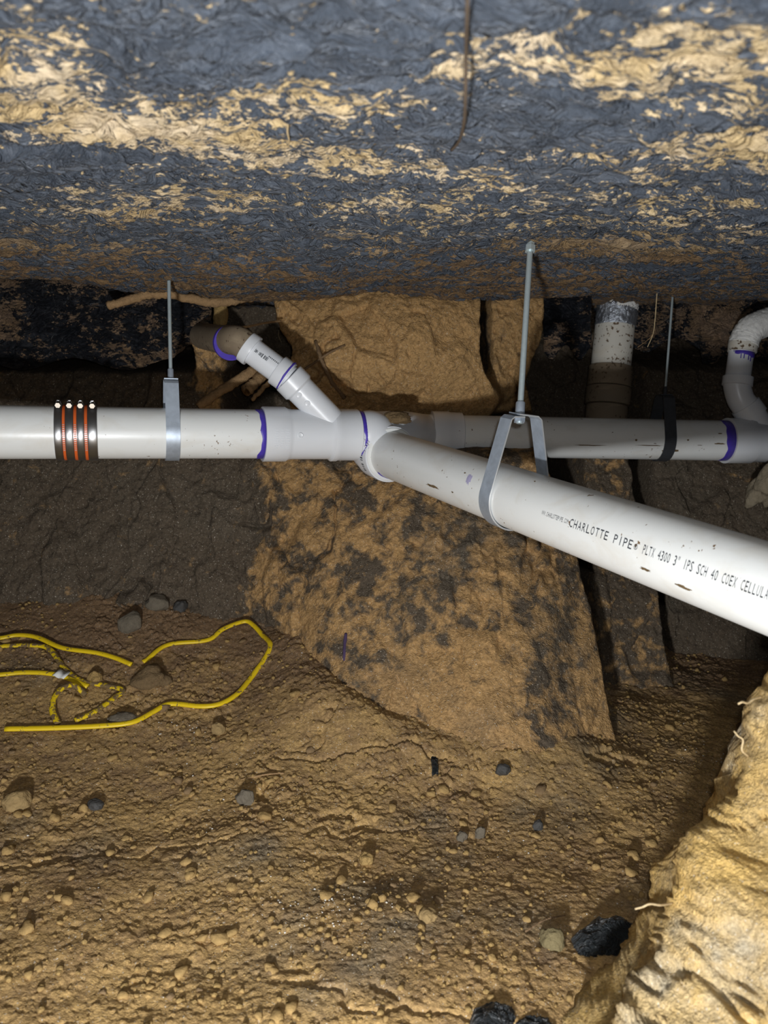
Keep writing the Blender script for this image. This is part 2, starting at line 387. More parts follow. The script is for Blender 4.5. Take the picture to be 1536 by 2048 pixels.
# ---- back wall: depth field y = g(x, h), made of overlapping masses of clay
def px_poly(pts, z): return [(P(a, b, z).x, P(a, b, z).z) for a, b in pts]
def px_depth(pts):
    q = [P(*p) for p in pts]; return tps([(v.x, v.z, v.y) for v in q])
FEATS = [  # polygon (px), nominal depth, depth samples, edge width, ochre, grey
    ('left_low', [(-500, 700), (460, 700), (480, 850), (700, 905), (760, 1500), (-500, 1500)], 1.65, [(-100, 760, 1.70), (400, 760, 1.70), (0, 950, 1.68), (420, 950, 1.66), (0, 1200, 1.60), (420, 1200, 1.60)], .05, .12, .3),
    ('alcove', [(1290, 700), (2200, 700), (2200, 1600), (1290, 1600)], 1.8, [(1340, 930, 1.86), (1536, 930, 1.86), (1340, 1280, 1.76), (1536, 1280, 1.74)], .05, .10, .5),
    ('column', [(1180, 860), (1310, 900), (1318, 1000), (1338, 1200), (1345, 1500), (1150, 1500)], 1.65, [(1190, 930, 1.75), (1310, 930, 1.76), (1240, 1200, 1.62), (1330, 1300, 1.60)], .025, .28, .3),
    ('pillar', [(440, 890), (1165, 890), (1160, 960), (1190, 1060), (1205, 1160), (1225, 1230), (1228, 1330), (1232, 1440), (1240, 1600), (400, 1700), (420, 1300), (450, 1170), (462, 1080)], 1.42,
        [(440, 1000, 1.67), (470, 930, 1.67), (700, 925, 1.60), (1000, 935, 1.56), (1150, 940, 1.58), (480, 1080, 1.63), (640, 1080, 1.53), (850, 1060, 1.46), (1100, 1100, 1.45), (1190, 1200, 1.45),
         (480, 1180, 1.61), (560, 1220, 1.545), (640, 1240, 1.45), (480, 1300, 1.60), (560, 1310, 1.53), (560, 1420, 1.50), (480, 1500, 1.58), (850, 1250, 1.37), (1100, 1280, 1.345), (1215, 1300, 1.40), (640, 1400, 1.37), (850, 1440, 1.27), (1100, 1450, 1.26), (1220, 1440, 1.33), (850, 1600, 1.18), (1100, 1600, 1.18), (660, 1560, 1.28)], .035, .46, .5),
    ('clay_back', [(985, 560), (1115, 560), (1110, 680), (1080, 760), (1110, 850), (960, 850), (960, 560)], 1.74, [(990, 600, 1.74), (1100, 600, 1.76), (1000, 740, 1.74), (1090, 740, 1.78), (1050, 840, 1.84)], .03, .85, 0),
    ('clay_left', [(362, 640), (440, 655), (450, 720), (430, 850), (370, 850)], 1.64, [(370, 660, 1.63), (440, 660, 1.67), (380, 800, 1.70), (430, 800, 1.70)], .02, .75, 0),
    ('clay_block', [(505, 520), (980, 520), (984, 610), (978, 700), (990, 745), (1030, 800), (1000, 860), (545, 860), (560, 700), (535, 660)], 1.60,
        [(520, 600, 1.66), (700, 580, 1.62), (960, 590, 1.62), (560, 680, 1.62), (760, 680, 1.565), (960, 690, 1.59), (620, 760, 1.60), (800, 750, 1.57), (980, 770, 1.63), (640, 830, 1.70), (800, 840, 1.70), (980, 840, 1.73)], .022, .95, 0),
]
WF = [(px_poly(p, z), px_depth(d), e, oc, gr) for _, p, z, d, e, oc, gr in FEATS]
def wall_y(x, h, masks=False):
    g = np.full(x.shape, 2.12) + .02 * fbm(x, h, 5, 3, 71); oc = np.full(x.shape, .08); gr = np.zeros(x.shape); rough = np.zeros(x.shape)
    xw = x + .012 * fbm(x, h, 12, 4, 73) + .004 * fbm(x, h, 60, 3, 74); hw = h + .010 * fbm(x, h, 12, 4, 75)
    for k, (poly, df, e, o_, g_) in enumerate(WF):
        sd = polysd(poly, xw, hw); m = sstep(e * .35, -e, sd)
        yf = df(x, h)
        g = lerp(g, np.minimum(yf, g + .3), m); oc = lerp(oc, o_, m); gr = lerp(gr, g_, m)
    wx, wy = x + .02 * fbm(x, h, 12, 3, 81), h + .02 * fbm(x, h, 12, 3, 83)
    d = .022 * fbm(x, h, 7, 4, 85) + .011 * fbm(x, h, 26, 5, 87, .6)
    f1, f2, i = worley(wx * 1.0, wy * .75, 13, 8); d = d + .018 * (i - .4) * sstep(0, .10, f2 - f1) + .013 * (1 - sstep(0, .045, f2 - f1)) * sstep(.0, .3, fbm(x, h, 8, 3, 89))
    f1, f2, i = worley(wx, wy * 1.2, 36, 9); m = sstep(-.2, .3, fbm(x, h, 8, 3, 91)); d = d + .011 * m * (i - .4) * sstep(0, .22, f2 - f1)
    f1, f2, i = worley(wx, wy, 90, 10); d = d + .004 * (.3 + .7 * m) * i
    # cracks
    c = np.abs(fbm(x + .02 * n2(x, h, 40, 3), h * .8, 6.5, 4, 93)); cm = sstep(-.05, .2, fbm(x, h, 5, 2, 95))
    d = d + .028 * cm * (1 - sstep(0, .040, c)) + .0034 * fbm(x, h, 120, 3, 97)
    g = g + d
    if masks: return g, oc, gr
    return g
xs = axis((-1.5, -.95, .03), (-.95, 1.0, .0026), (1.0, 1.6, .03)); hs = axis((-.25, 0, .012), (0, .80, .0026), (.80, .92, .012))
X, Hh = np.meshgrid(xs, hs, indexing='ij'); Yw, oc, gr = wall_y(X, Hh, True); wall1 = lookup(xs, hs, Yw)
wall = mesh_obj('wall_back', np.stack([X, Yw, Hh], -1), grid_faces(len(xs), len(hs))[:, ::-1].copy(), WALL_M); tag(wall, kind='structure')
oc = oc + (.62 * fbm(X, Hh, 9, 5, 99, .75) + .10 * sstep(.38, .15, Hh) - .16 * sstep(.36, .44, Hh) - .14 * sstep(-.12, -.26, X)) * sstep(.2, .42, oc) * sstep(.95, .7, oc) + .2 * fbm(X, Hh, 18, 4, 101)
setattr_soil(wall, oc, gr * sstep(-.1, .3, fbm(X, Hh, 6, 3, 103)))
def wall_hit(px, py, off=0.):
    lo, hi = .9, 2.4
    for _ in range(26):
        mid = (lo + hi) / 2; p = P(px, py, mid)
        if p.y < wall1(p.x, p.z): lo = mid
        else: hi = mid
    return P(px, py, lo - off)

# ---- ceiling: plastic-lined underside of the slab
ceil_base = tps([(-1.0, 1.5, .755), (-.7, 1.5, .757), (-.36, 1.32, .765), (-.36, 1.55, .755), (-.07, 1.6, .772), (.22, 1.12, .805), (.3, 1.6, .79), (.65, 1.7, .815), (1.1, 1.7, .82),
                 (-.5, .4, .80), (.5, .4, .805), (0, .4, .803), (0, .8, .80), (-.5, .9, .79), (.5, .9, .81), (0, -.5, .81), (-1, -.5, .81), (1, -.5, .81), (0, 2.3, .80), (1, 2.3, .82), (-1, 2.3, .78)])
PINS = []
def ceil_h(x, y):
    h = ceil_base(x, y)
    wx, wy = x + .05 * fbm(x, y, 5, 3, 111), y + .05 * fbm(x, y, 5, 3, 113)
    h = h + .018 * fbm(x, y, 4, 3, 115)
    rd = 1 - np.abs(fbm(wx * .8, wy * 1.7, 5, 4, 117)); h = h - .024 * (rd - .75)
    rd = 1 - np.abs(fbm(wx * .8 + .3 * wy, wy * 1.6, 15, 4, 119)); h = h - .012 * sstep(.55, 1, rd) ** 2
    rd = 1 - np.abs(fbm(wx + .5 * wy, wy * 1.5, 44, 3, 121)); h = h - .0045 * sstep(.5, 1, rd) ** 2
    h = h + .003 * fbm(x, y, 60, 3, 123)
    for (ax, ay, dh) in PINS: h = h + dh * np.exp(-((x - ax) ** 2 + (y - ay) ** 2) / (2 * .11 ** 2))
    return h
for q in (P(1061, 483, 1.155), P(337, 548, 1.345), P(1346, 582, 1.72), P(760, 572, 1.60), P(90, 552, 1.58), P(1150, 590, 1.72)):
    PINS.append((q.x, q.y, q.z - float(ceil_h(np.array([q.x]), np.array([q.y]))[0])))
xs = axis((-1.4, -.8, .03), (-.8, .95, .0030), (.95, 1.5, .03)); ys = axis((-.5, .34, .025), (.34, .9, .0024), (.9, 1.8, .0036), (1.8, 2.3, .02))
X, Y = np.meshgrid(xs, ys, indexing='ij'); Hc = ceil_h(X, Y); ceil1 = lookup(xs, ys, Hc)
ceil = mesh_obj('ceiling', np.stack([X, Y, Hc], -1), grid_faces(len(xs), len(ys)), CEIL_M); tag(ceil, kind='structure')
def cpt(px, py, drop):
    lo, hi = .25, 2.2
    for _ in range(24):
        mid = (lo + hi) / 2; p = P(px, py, mid)
        if p.z < ceil1(p.x, p.y): lo = mid
        else: hi = mid
    return P(px, py, lo - drop)
mm = .44 + .20 * fbm(X, Y, 4.5, 3, 131)
for (px, py, a, sx, sy) in ((180, 245, .34, .10, .03), (1380, 300, .34, .10, .05), (1120, 110, .22, .06, .03), (50, 130, .25, .04, .04), (850, 330, .2, .06, .04), (1380, 90, .25, .06, .03), (640, 210, .2, .06, .03), (1150, 485, .25, .15, .04), (330, 400, .15, .10, .05),
                            (330, 110, -.22, .07, .03), (700, 90, -.2, .08, .03), (1000, 240, -.22, .08, .04), (880, 20, -.2, .06, .02), (560, 330, -.15, .1, .05), (1250, 190, -.2, .07, .02)):
    q = cpt(px, py, 0); mm = mm + .68 * a * np.exp(-((X - q.x) ** 2 / (2 * sx * sx) + (Y - q.y) ** 2 / (2 * sy * sy)))
mm = mm + .10 * sstep(1.0, 1.4, Y)
setattr_soil(ceil, mm, .9 * sstep(.85, 1.3, Y + .15 * fbm(X, Y, 4, 3, 137)))

# ---- near clay bank on the right, lofted from its visible edge down to the floor and out to the right
edge = [(1600, 1250, .70), (1545, 1340, .70), (1512, 1420, .70), (1490, 1505, .69), (1468, 1590, .685), (1425, 1632, .68), (1378, 1662, .675), (1352, 1720, .67), (1345, 1790, .66),
        (1318, 1850, .65), (1296, 1920, .635), (1262, 1985, .62), (1240, 2040, .60), (1180, 2120, .585), (1120, 2220, .57)]
E = catmull([P(*e) for e in edge], 26); nE = len(E)
prof_n = 130; V = np.zeros((nE, prof_n, 3))
for i, e in enumerate(E):
    t = i / (nE - 1)
    back = [Vector((e.x + .16, e.y + .30, -.12)), Vector((e.x + .05, e.y + .16, e.z * .35)), Vector((e.x + .012, e.y + .045, e.z - .03))]
    fr = [Vector((e.x + .02, e.y - .07, e.z - .004)), Vector((e.x + .06, e.y - .17, e.z + .0)), Vector((e.x + .17, e.y - .27, e.z + .012)), Vector((e.x + .40, e.y - .34, e.z + .02))]
    c = catmull(back + [e] + fr, 24)
    L = np.r_[0, np.cumsum([(c[k + 1] - c[k]).length for k in range(len(c) - 1)])]
    tt = np.r_[np.linspace(0, L[72], 26)[:-1], np.linspace(L[72], L[-1], prof_n - 25)]
    V[i] = np.stack([np.interp(tt, L, [q[a] for q in c]) for a in range(3)], -1)
du = np.gradient(V, axis=0); dv = np.gradient(V, axis=1); N = np.cross(du, dv); N /= np.linalg.norm(N, axis=-1, keepdims=True) + 1e-12
if N[nE // 2, 80] @ np.array([-1, -1, .3]) < 0: N = -N; flip = True
else: flip = False
U_ = V[..., 1] * 1.0 + V[..., 0] * .8; W_ = V[..., 2] * 1.15 + V[..., 0] * .35
d = .011 * fbm(U_, W_, 7, 4, 141) + .006 * fbm(U_, W_, 28, 4, 143)
f1, f2, iv = worley(U_ + .02 * fbm(U_, W_, 14, 3, 145), W_ + .02 * fbm(U_, W_, 14, 3, 146), 17, 15); d += .012 * (iv - .45) * sstep(0, .2, f2 - f1)
f1, f2, iv = worley(U_, W_, 60, 16); d += .0055 * iv * sstep(-.3, .3, fbm(U_, W_, 9, 2, 148))
c = np.abs(fbm(U_, W_ * 1.3, 6, 4, 149)); d -= .009 * (1 - sstep(0, .025, c)) * sstep(.05, .3, fbm(U_, W_, 5, 2, 151)); d += .0038 * fbm(U_, W_, 130, 3, 153)
d -= d.mean() + .004; V += N * d[..., None]
fc = grid_faces(nE, prof_n)
bank = mesh_obj('wall_right', V, fc[:, ::-1].copy() if not flip else fc, BANK_M); tag(bank, kind='structure')
setattr_soil(bank, .66 + .5 * fbm(U_, W_, 8, 4, 155), sstep(.0, .35, fbm(U_, W_, 7, 3, 157)) * .9)

# ================================================================== PIPES
def zi(px, a, b): return 1.0 / (a + b * px)
def lz(px): return zi(px, .787, -.00015)            # left run depth
def L0(px): return P(px, lerp(864, 870, px / 740), lz(px))
R_ = .0445
def pipe(name, a, b, r, mat, parent, seg=56):
    d = b - a; v, f = lathe(a, d, [(0, r - .004), (0, r), (d.length, r), (d.length, r - .004)], seg, True, True)
    return sharp(mesh_obj(name, v, f, mat, parent))
def hub(name, a, d, prof, mat, parent, seg=56):
    v, f = lathe(a, d, prof, seg); return sharp(mesh_obj(name, v, f, mat, parent), 40)
def ring(name, a, d, r, w0, mat, parent, seed=0, seg=64, amp=.4, a0=0, a1=2 * math.pi, lift=.0006):
    """brushed band of primer with uneven edges lying on a pipe"""
    d, u, v = frame(d); V = []; Fc = []; rnd = random.Random(seed); ph = [rnd.uniform(0, 6.28) for _ in range(4)]
    n = seg + 1
    for k in range(n):
        t = a0 + (a1 - a0) * k / seg
        e = amp * w0 * (.5 * math.sin(2 * t + ph[0]) + .3 * math.sin(5 * t + ph[1]) + .2 * math.sin(11 * t + ph[2]))
        rr = u * math.cos(t) + v * math.sin(t)
        for (s, q) in ((-w0 + e, r + .0001), (-w0 * .9 + e, r + lift), (0, r + lift), (0, r - .001)):
            V.append(Vector(a) + d * s + rr * q)
    for k in range(seg):
        for j in range(3): Fc.append((k * 4 + j, k * 4 + j + 1, k * 4 + 5 + j, k * 4 + 4 + j))
    return mesh_obj(name, V, Fc, mat, parent)

# ---- left horizontal run
cpl = 154
LA, LB, LC = L0(-150), L0(cpl), L0(740)
ld = (LC - LA).normalized()
def at_col(A, B, px, off=Vector((0, 0, 0)), t0=-.3, t1=1.3):   # point on the line A-B whose offset point shows in image column px
    for _ in range(40):
        m_ = (t0 + t1) / 2
        if proj(lerp(A, B, m_) + off)[0] < px: t0 = m_
        else: t1 = m_
    return lerp(A, B, t0)
def Lp(px): return at_col(LA, LC, px)
def proj(p):
    q = p - CAM; z = q.dot(FWD); return 768 + F * q.dot(RIGHT) / z, 1024 - F * q.dot(UP) / z
drain = thing('drain_pipe', Lp(300) - Vector((0, 0, R_)), 'white drain pipe running level along the left, ending in a wye with side branch', 'pipe')
pipe('pipe', Lp(-140), Lp(cpl) - ld * .001, R_, PVC, drain)
pipe('pipe', Lp(cpl) + ld * .001, Lp(560), R_, PVC, drain)
w0, w1, w2, w3 = Lp(524), Lp(574), Lp(664), Lp(713)
l1, l2, l3 = (w1 - w0).length, (w2 - w0).length, (w3 - w0).length
HR = .0505
wye = hub('wye_fitting', w0, ld, [(0, R_), (0, HR - .001), (.001, HR), (l1 - .005, HR), (l1, HR - .003), (l1 + .006, .0462), (l2 - .008, .0462), (l2 - .003, HR), (l2 + .006, HR), (l2 + .009, HR - .0016), (l3 - .001, HR - .0016), (l3, HR - .0025), (l3, R_)], PVC_FIT, drain)
ring('primer_ring', w0, ld, R_, .010, PRIMER, wye, 3, amp=.45)
ring('primer_ring', w3 + ld * .014, ld, R_ + .0006, .0125, PRIMER, wye, 9, amp=.5)
hub('pipe_stub', w3 - ld * .01, ld, [(0, R_), (.045, R_)], PVC_FIT, wye)
# cement beads along the right hub
V, Fc = [], []
for k in range(26):
    a = random.uniform(2.2, 4.1) ; dd, u, v = frame(ld)
    c = w3 + ld * random.uniform(.001, .011) - (u * math.cos(a) + v * math.sin(a)) * 0
    c = w3 + ld * random.uniform(.001, .011) + (-u if (-u).dot(-FWD) > 0 else u) * (R_ + .001) * math.cos(a - 3.4) + v * (R_ + .001) * math.sin(-(a - 3.1))
    s = random.uniform(.0015, .003)
    b0 = len(V)
    for q in ((1, 0, 0), (-1, 0, 0), (0, 1, 0), (0, -1, 0), (0, 0, 1), (0, 0, -1)): V.append(c + Vector(q) * s)
    for q in ((0, 2, 4), (2, 1, 4), (1, 3, 4), (3, 0, 4), (2, 0, 5), (1, 2, 5), (3, 1, 5), (0, 3, 5)): Fc.append(tuple(b0 + x for x in q))
o = mesh_obj('cement_beads', V, Fc, CEMENT, wye); tag(o, kind='stuff')
# moulded knobs on the wye
def knob(c, nrm, r, parent, name='moulding_mark'):
    v, f = lathe(c - nrm * .002, nrm, [(0, r), (.0028, r), (.0034, r * .85), (.0028, r * .7), (.0028, 0.0005)], 20); return mesh_obj(name, v, f, PVC_FIT, parent)
# branch socket of the wye
bz = lz(600)
B0, B1 = P(655, 835, bz), P(560, 738, bz - .03)
bd = (B1 - B0).normalized(); Bh = P(590, 769, bz - .022)
br = .0275
lb = (Bh - B0).length; le = (P(552, 730, bz - .034) - B0).length
hub('branch_socket', B0, bd, [(-.01, br - .0005), (lb - .012, br), (lb - .008, .0315), (lb + .016, .0312), (lb + .017, .0302), (lb + .017, br)], PVC_FIT, wye)
for (px, py) in ((595, 795), (611, 813)):
    q = P(px, py, bz - .055); knob(B0 + bd * ((q - B0).dot(bd)) + ((q - B0) - bd * (q - B0).dot(bd)).normalized() * br, ((q - B0) - bd * (q - B0).dot(bd)).normalized(), .0055, wye)
for px in (590, 667):
    q = P(px, 878, lz(px) - .2); a = Lp(px); nn = (q - a) - ld * (q - a).dot(ld); nn.normalize(); knob(a + nn * .0462, nn, .005, wye)
# raised moulded lettering strokes on the hub (illegible in the photo): small embossed bars
V, Fc = [], []
def bar(c, ux, uy, nz, sx, sy, sz):
    b0 = len(V)
    for k in (0, 1):
        for (i, j) in ((-1, -1), (1, -1), (1, 1), (-1, 1)): V.append(c + ux * sx * i + uy * sy * j + nz * sz * k)
    for q in ((0, 1, 5, 4), (1, 2, 6, 5), (2, 3, 7, 6), (3, 0, 4, 7), (4, 5, 6, 7)): Fc.append(tuple(b0 + x for x in q))
dd, uu, vv = frame(ld)
fu = uu if uu.dot(FWD) < 0 else -uu
for cx, hh in ((.018, .003), (.028, .0024), (.038, .003)):
    for k in range(9):
        a = .25 - k * .085
        nn = fu * math.cos(a) + vv * math.sin(a); tv = -fu * math.sin(a) + vv * math.cos(a)
        bar(w0 + ld * cx + nn * HR, ld, tv, nn, hh, .0006, .0005)
        if k % 2: bar(w0 + ld * (cx + hh * (1 if k % 4 == 1 else -1)) + nn * HR, tv, ld, nn, .0018, .0005, .0005)
mesh_obj('embossed_marks', V, Fc, PVC_FIT, wye, False)

# ---- branch going up and back from the wye
branch = thing('branch_pipe', P(480, 700, 1.45), 'narrow white pipe slanting up left from the wye into the soil hole', 'pipe')
b0 = B0 + bd * (lb + .014); b1 = P(479, 683, 1.40); bpd = (b1 - b0).normalized()
pp = pipe('pipe', b0, b1, .0242, PVC_FIT, branch, 40)
ring('primer_ring', B0 + bd * (lb + .0205), -bpd, .0292, .003, PRIMER, branch, 5, amp=.3)
# socket that slides onto the pipe just above the wye
cdist = (P(566, 744, bz - .03) - b0).dot(bpd)
hub('coupling_sleeve', b0 + bpd * .004, bpd, [(0, .0244), (0, .0288), (.022, .0292), (.024, .0285), (.024, .0244)], PVC_FIT, branch)
el = [b1 - bpd * .028, b1, P(462, 680, 1.42), P(438, 678, 1.49), P(405, 672, 1.62)]
v, f = tube(catmull(el, 10), .0268, 40); elb = sharp(mesh_obj('elbow_fitting', v, f, PVC_MUD, branch))
hub('socket_rim', b1 - bpd * .030, bpd, [(0, .0243), (0, .0292), (.004, .0298), (.016, .0292), (.018, .026)], PVC_FIT, elb)
ed = (P(450, 684, 1.47) - P(466, 688, 1.43)).normalized()
hub('primer_ring', P(462, 686, 1.425), ed, [(0, .0268), (0, .0322), (.008, .0322), (.008, .0268)], PRIMER, elb, 40)
# black code print on the slanting pipe
V, Fc = [], []
dd, uu, vv = frame(bpd); nf = (-FWD - bpd * (-FWD).dot(bpd)).normalized(); tf = bpd.cross(nf).normalized()
for k in range(14):
    c = b1 - bpd * (.036 + .0022 * k)
    for (ang, hw) in ((.10, .0032), ):
        if k % 5 == 3: continue
        nn = nf * math.cos(ang) + tf * math.sin(ang); bar(c + nn * .0243, tf, bpd, nn, hw * random.uniform(.7, 1.2), .0005 + .0004 * (k % 2), .0002)
for k in range(7):
    c = b1 - bpd * (.062 + .0032 * k); nn = nf * math.cos(.35) + tf * math.sin(.35); bar(c + nn * .0243, tf, bpd, nn, .0012, .0009, .0002)
mesh_obj('printed_code', V, Fc, INK, pp, False)

# ---- shielded coupling on the left run
c0, c1 = Lp(111.5), Lp(196); cl = (c1 - c0).length
coup = thing('shielded_coupling', Lp(cpl) - Vector((0, 0, .049)), 'dark steel shielded coupling with four clamp bands and three orange strips around the left pipe', 'coupling')
hub('shield', c0, ld, [(0, R_), (0, .0458), (.0005, .0462), (cl - .0005, .0462), (cl, .0458), (cl, R_)], STEEL, coup)
fu = -FWD
def band_screw(parent, t):
    a = math.radians(78); dd, u, v = frame(ld); nn = v * math.sin(a) + (u if u.dot(FWD) < 0 else -u) * math.cos(a); tn = ld.cross(nn).normalized()
    c = c0 + ld * t + nn * .0505
    v_, f_ = lathe(c - tn * .012, tn, [(0, .003), (0, .0042), (.005, .0042), (.005, .0034), (.019, .0034), (.019, .0046), (.026, .0046), (.026, .001)], 6)
    s = sharp(mesh_obj('clamp_screw', v_, f_, CHROME, parent, False))
    v_, f_ = lathe(c - nn * .005 - ld * .0055, ld, [(0, .0055), (.011, .0055)], 6)
    sharp(mesh_obj('screw_housing', v_, f_, STEEL, parent, False))
bands = [(.0, 15.5), (22, 37.5), (44.5, 58.5), (65.5, 84.5)]; k_ = cl / 84.5
for a, b in bands:
    s0, s1 = a * k_, b * k_
    h_ = hub('clamp_band', c0 + ld * s0, ld, [(.0, .0460), (.0006, .0472), (.002, .0476), (s1 - s0 - .002, .0476), (s1 - s0 - .0006, .0472), (s1 - s0, .0460)], STEEL, coup)
    band_screw(h_, (s0 + s1) / 2)
for a, b in ((15.5, 22), (37.5, 44.5), (58.5, 65.5)):
    s0, s1 = a * k_ + .0003, b * k_ - .0003
    st = hub('orange_strip', c0 + ld * s0, ld, [(.0, .0460), (.0004, .0468), (s1 - s0 - .0004, .0468), (s1 - s0, .0460)], ORANGE, coup)
    V, Fc = [], []; dd, u, v = frame(ld); fu2 = u if u.dot(FWD) < 0 else -u
    for k in range(14):
        ang = math.radians(-34 + k * 4.2); nn = fu2 * math.cos(ang) + v * math.sin(ang); tv = v * math.cos(ang) - fu2 * math.sin(ang)
        bar(c0 + ld * (s0 + s1) / 2 + nn * .0468, ld, tv, nn, (s1 - s0) * .33, .0005, .0004)
    mesh_obj('slots', V, Fc, GALV_EDGE, st, False)

# ---- junction where the run from the left meets the foreground pipe and the far run
N0 = P(782, 909, 1 / (.69 - .00083 * 8)); N1 = P(1660, lerp(912, 1176, (1660 - 790) / 746.), 1 / (.69 + .00083 * 870)); nd = (N1 - N0).normalized()
near = thing('drain_pipe', P(1100, 1010, 1.05) - Vector((0, 0, R_)), 'big white plastic pipe with printed lettering slanting towards the viewer at the right', 'pipe')
npipe = pipe('pipe', N0 - nd * .02, N1 + nd * .40, R_, PVC, near, 72)
# elbow: from the left run bending toward the viewer
jc = Lp(748)
pth = [w3 + ld * .017, w3 + ld * .030, lerp(w3 + ld * .062, N0 - nd * .095, .5), N0 - nd * .075, N0 - nd * .035]
v, f = tube(catmull(pth, 12), .0462, 48); elbow = sharp(mesh_obj('elbow_fitting', v, f, PVC_FIT, near))
hub('elbow_socket', N0 - nd * .050, nd, [(0, .046), (.004, .0535), (.046, .0545), (.050, .0535), (.050, .0446)], PVC_FIT, elbow)
hub('socket_rim', N0 - nd * .001, nd, [(0, .0446), (0, .0515), (.003, .0515), (.0045, .0500), (.0045, .0446)], PVC, elbow)
ring('primer_ring', N0 + nd * .016, nd, R_, .008, PRIMER, elbow, 21, amp=.5, a0=math.pi, a1=math.pi * 1.75)
# code print on the elbow socket
V, Fc = [], []; dd, u, v = frame(nd); su = u if u.dot(RIGHT) < 0 else -u
for k in range(16):
    ang = math.radians(32 - k * 4.6); nn = su * math.cos(ang) + v * math.sin(ang); tv = v * math.cos(ang) - su * math.sin(ang)
    if k in (5, 11): continue
    bar(N0 - nd * .018 + nn * .0543, nd, tv, nn, .0045, .0007 + .0005 * (k % 3 == 0), .0002)
mesh_obj('printed_code', V, Fc, INK, elbow, False)
# smudges of purple on the pipe
ax_t = lambda px, off=Vector((0, 0, 0)): at_col(N0, N1, px, off)
GLYPH = {}
def glyph(ch):
    if ch not in GLYPH:
        cu = bpy.data.curves.new('txt', 'FONT'); cu.body = ch; cu.size = 1.0; cu.resolution_u = 2
        to = bpy.data.objects.new('txt', cu); COL.objects.link(to)
        dg = bpy.context.evaluated_depsgraph_get(); me = to.evaluated_get(dg).to_mesh()
        GLYPH[ch] = ([(v.co.x, v.co.y) for v in me.vertices], [tuple(p.vertices) for p in me.polygons])
        to.evaluated_get(dg).to_mesh_clear(); bpy.data.objects.remove(to)
    return GLYPH[ch]
def wrap_text(body, px0, px1, ang, hcap, parent, name, mat=INK, r=R_):
    """fixed-pitch ink-jet print wrapped round the pipe"""
    a, b = ax_t(px0), ax_t(px1)
    nn0 = (CAM - (a + b) / 2); nn0 = (nn0 - nd * nn0.dot(nd)).normalized(); tt = nd.cross(nn0); tt = tt if tt.dot(UP) > 0 else -tt
    off = (nn0 * math.cos(ang) + tt * math.sin(ang)) * r
    a, b = ax_t(px0, off), ax_t(px1, off); cell = (b - a).length / len(body); Vt, Ft = [], []
    for k, ch in enumerate(body):
        if ch == ' ': continue
        gv, gf = glyph(ch); x0, x1 = min(q[0] for q in gv), max(q[0] for q in gv); wd = cell * (.16 if ch in 'I.' else .42 if ch in '1"' else .74)
        b0 = len(Vt)
        for (x, y) in gv:
            sx = (k + .5) * cell + ((x - x0) / max(x1 - x0, 1e-6) - .5) * wd; al = ang + (y - .35) * hcap / .70 / r
            Vt.append(a + nd * sx + (nn0 * math.cos(al) + tt * math.sin(al)) * (r + .0006))
        Ft += [tuple(b0 + i for i in f) for f in gf]
    return mesh_obj(name, Vt, Ft, mat, parent, False)
wrap_text('WWW.CHARLOTTEPIPE.COM', 1084, 1137, -.12, .0056, npipe, 'printed_lettering')
wrap_text('CHARLOTTE PIPE', 1139, 1266, -.12, .0104, npipe, 'printed_lettering')
wrap_text('\u00ae', 1267, 1277, -.14, .0060, npipe, 'printed_lettering')
wrap_text('PLTX 4300 3" IPS SCH 40 COEX CELLULAR CORE', 1286, 1590, -.12, .0106, npipe, 'printed_lettering')
def smear(c_px, ang, ln, wd, mat, name, parent, seed, axis_fn=None, d_=None, r=R_):
    """a thin irregular film of dried dirt or primer on a pipe"""
    a = axis_fn(c_px); d0 = d_; nn0 = CAM - a; nn0 = (nn0 - d0 * nn0.dot(d0)).normalized(); tt = d0.cross(nn0); tt = tt if tt.dot(UP) > 0 else -tt
    rnd = random.Random(seed); n = 18; V = []; al0 = ang
    a = axis_fn(c_px, (nn0 * math.cos(ang) + tt * math.sin(ang)) * r)
    V.append(a + (nn0 * math.cos(al0) + tt * math.sin(al0)) * (r + .0009))
    for k in range(n):
        t = 2 * math.pi * k / n; q = rnd.uniform(.55, 1.1)
        al = al0 + math.sin(t) * wd * q / r; V.append(a + d0 * math.cos(t) * ln * q + (nn0 * math.cos(al) + tt * math.sin(al)) * (r + .0002))
    return mesh_obj(name, V, [(0, 1 + k, 1 + (k + 1) % n) for k in range(n)], mat, parent)
for (px, ang, ln, wd, sd) in ((1290, -.62, .009, .0022, 1), (1365, -.70, .012, .0022, 2), (865, -.62, .022, .003, 3), (930, .25, .003, .0015, 8), (905, -.55, .004, .0016, 9)):
    smear(px, ang, ln, wd, CLOD_D, 'dirt_smear', npipe, sd, ax_t, nd)
PRIMER_F = simple('faded_primer', (.44, .41, .60, 1), .5, noise=.15, nscale=200)
smear(938, .1, .007, .011, PRIMER_F, 'primer_smudge', npipe, 12, ax_t, nd)

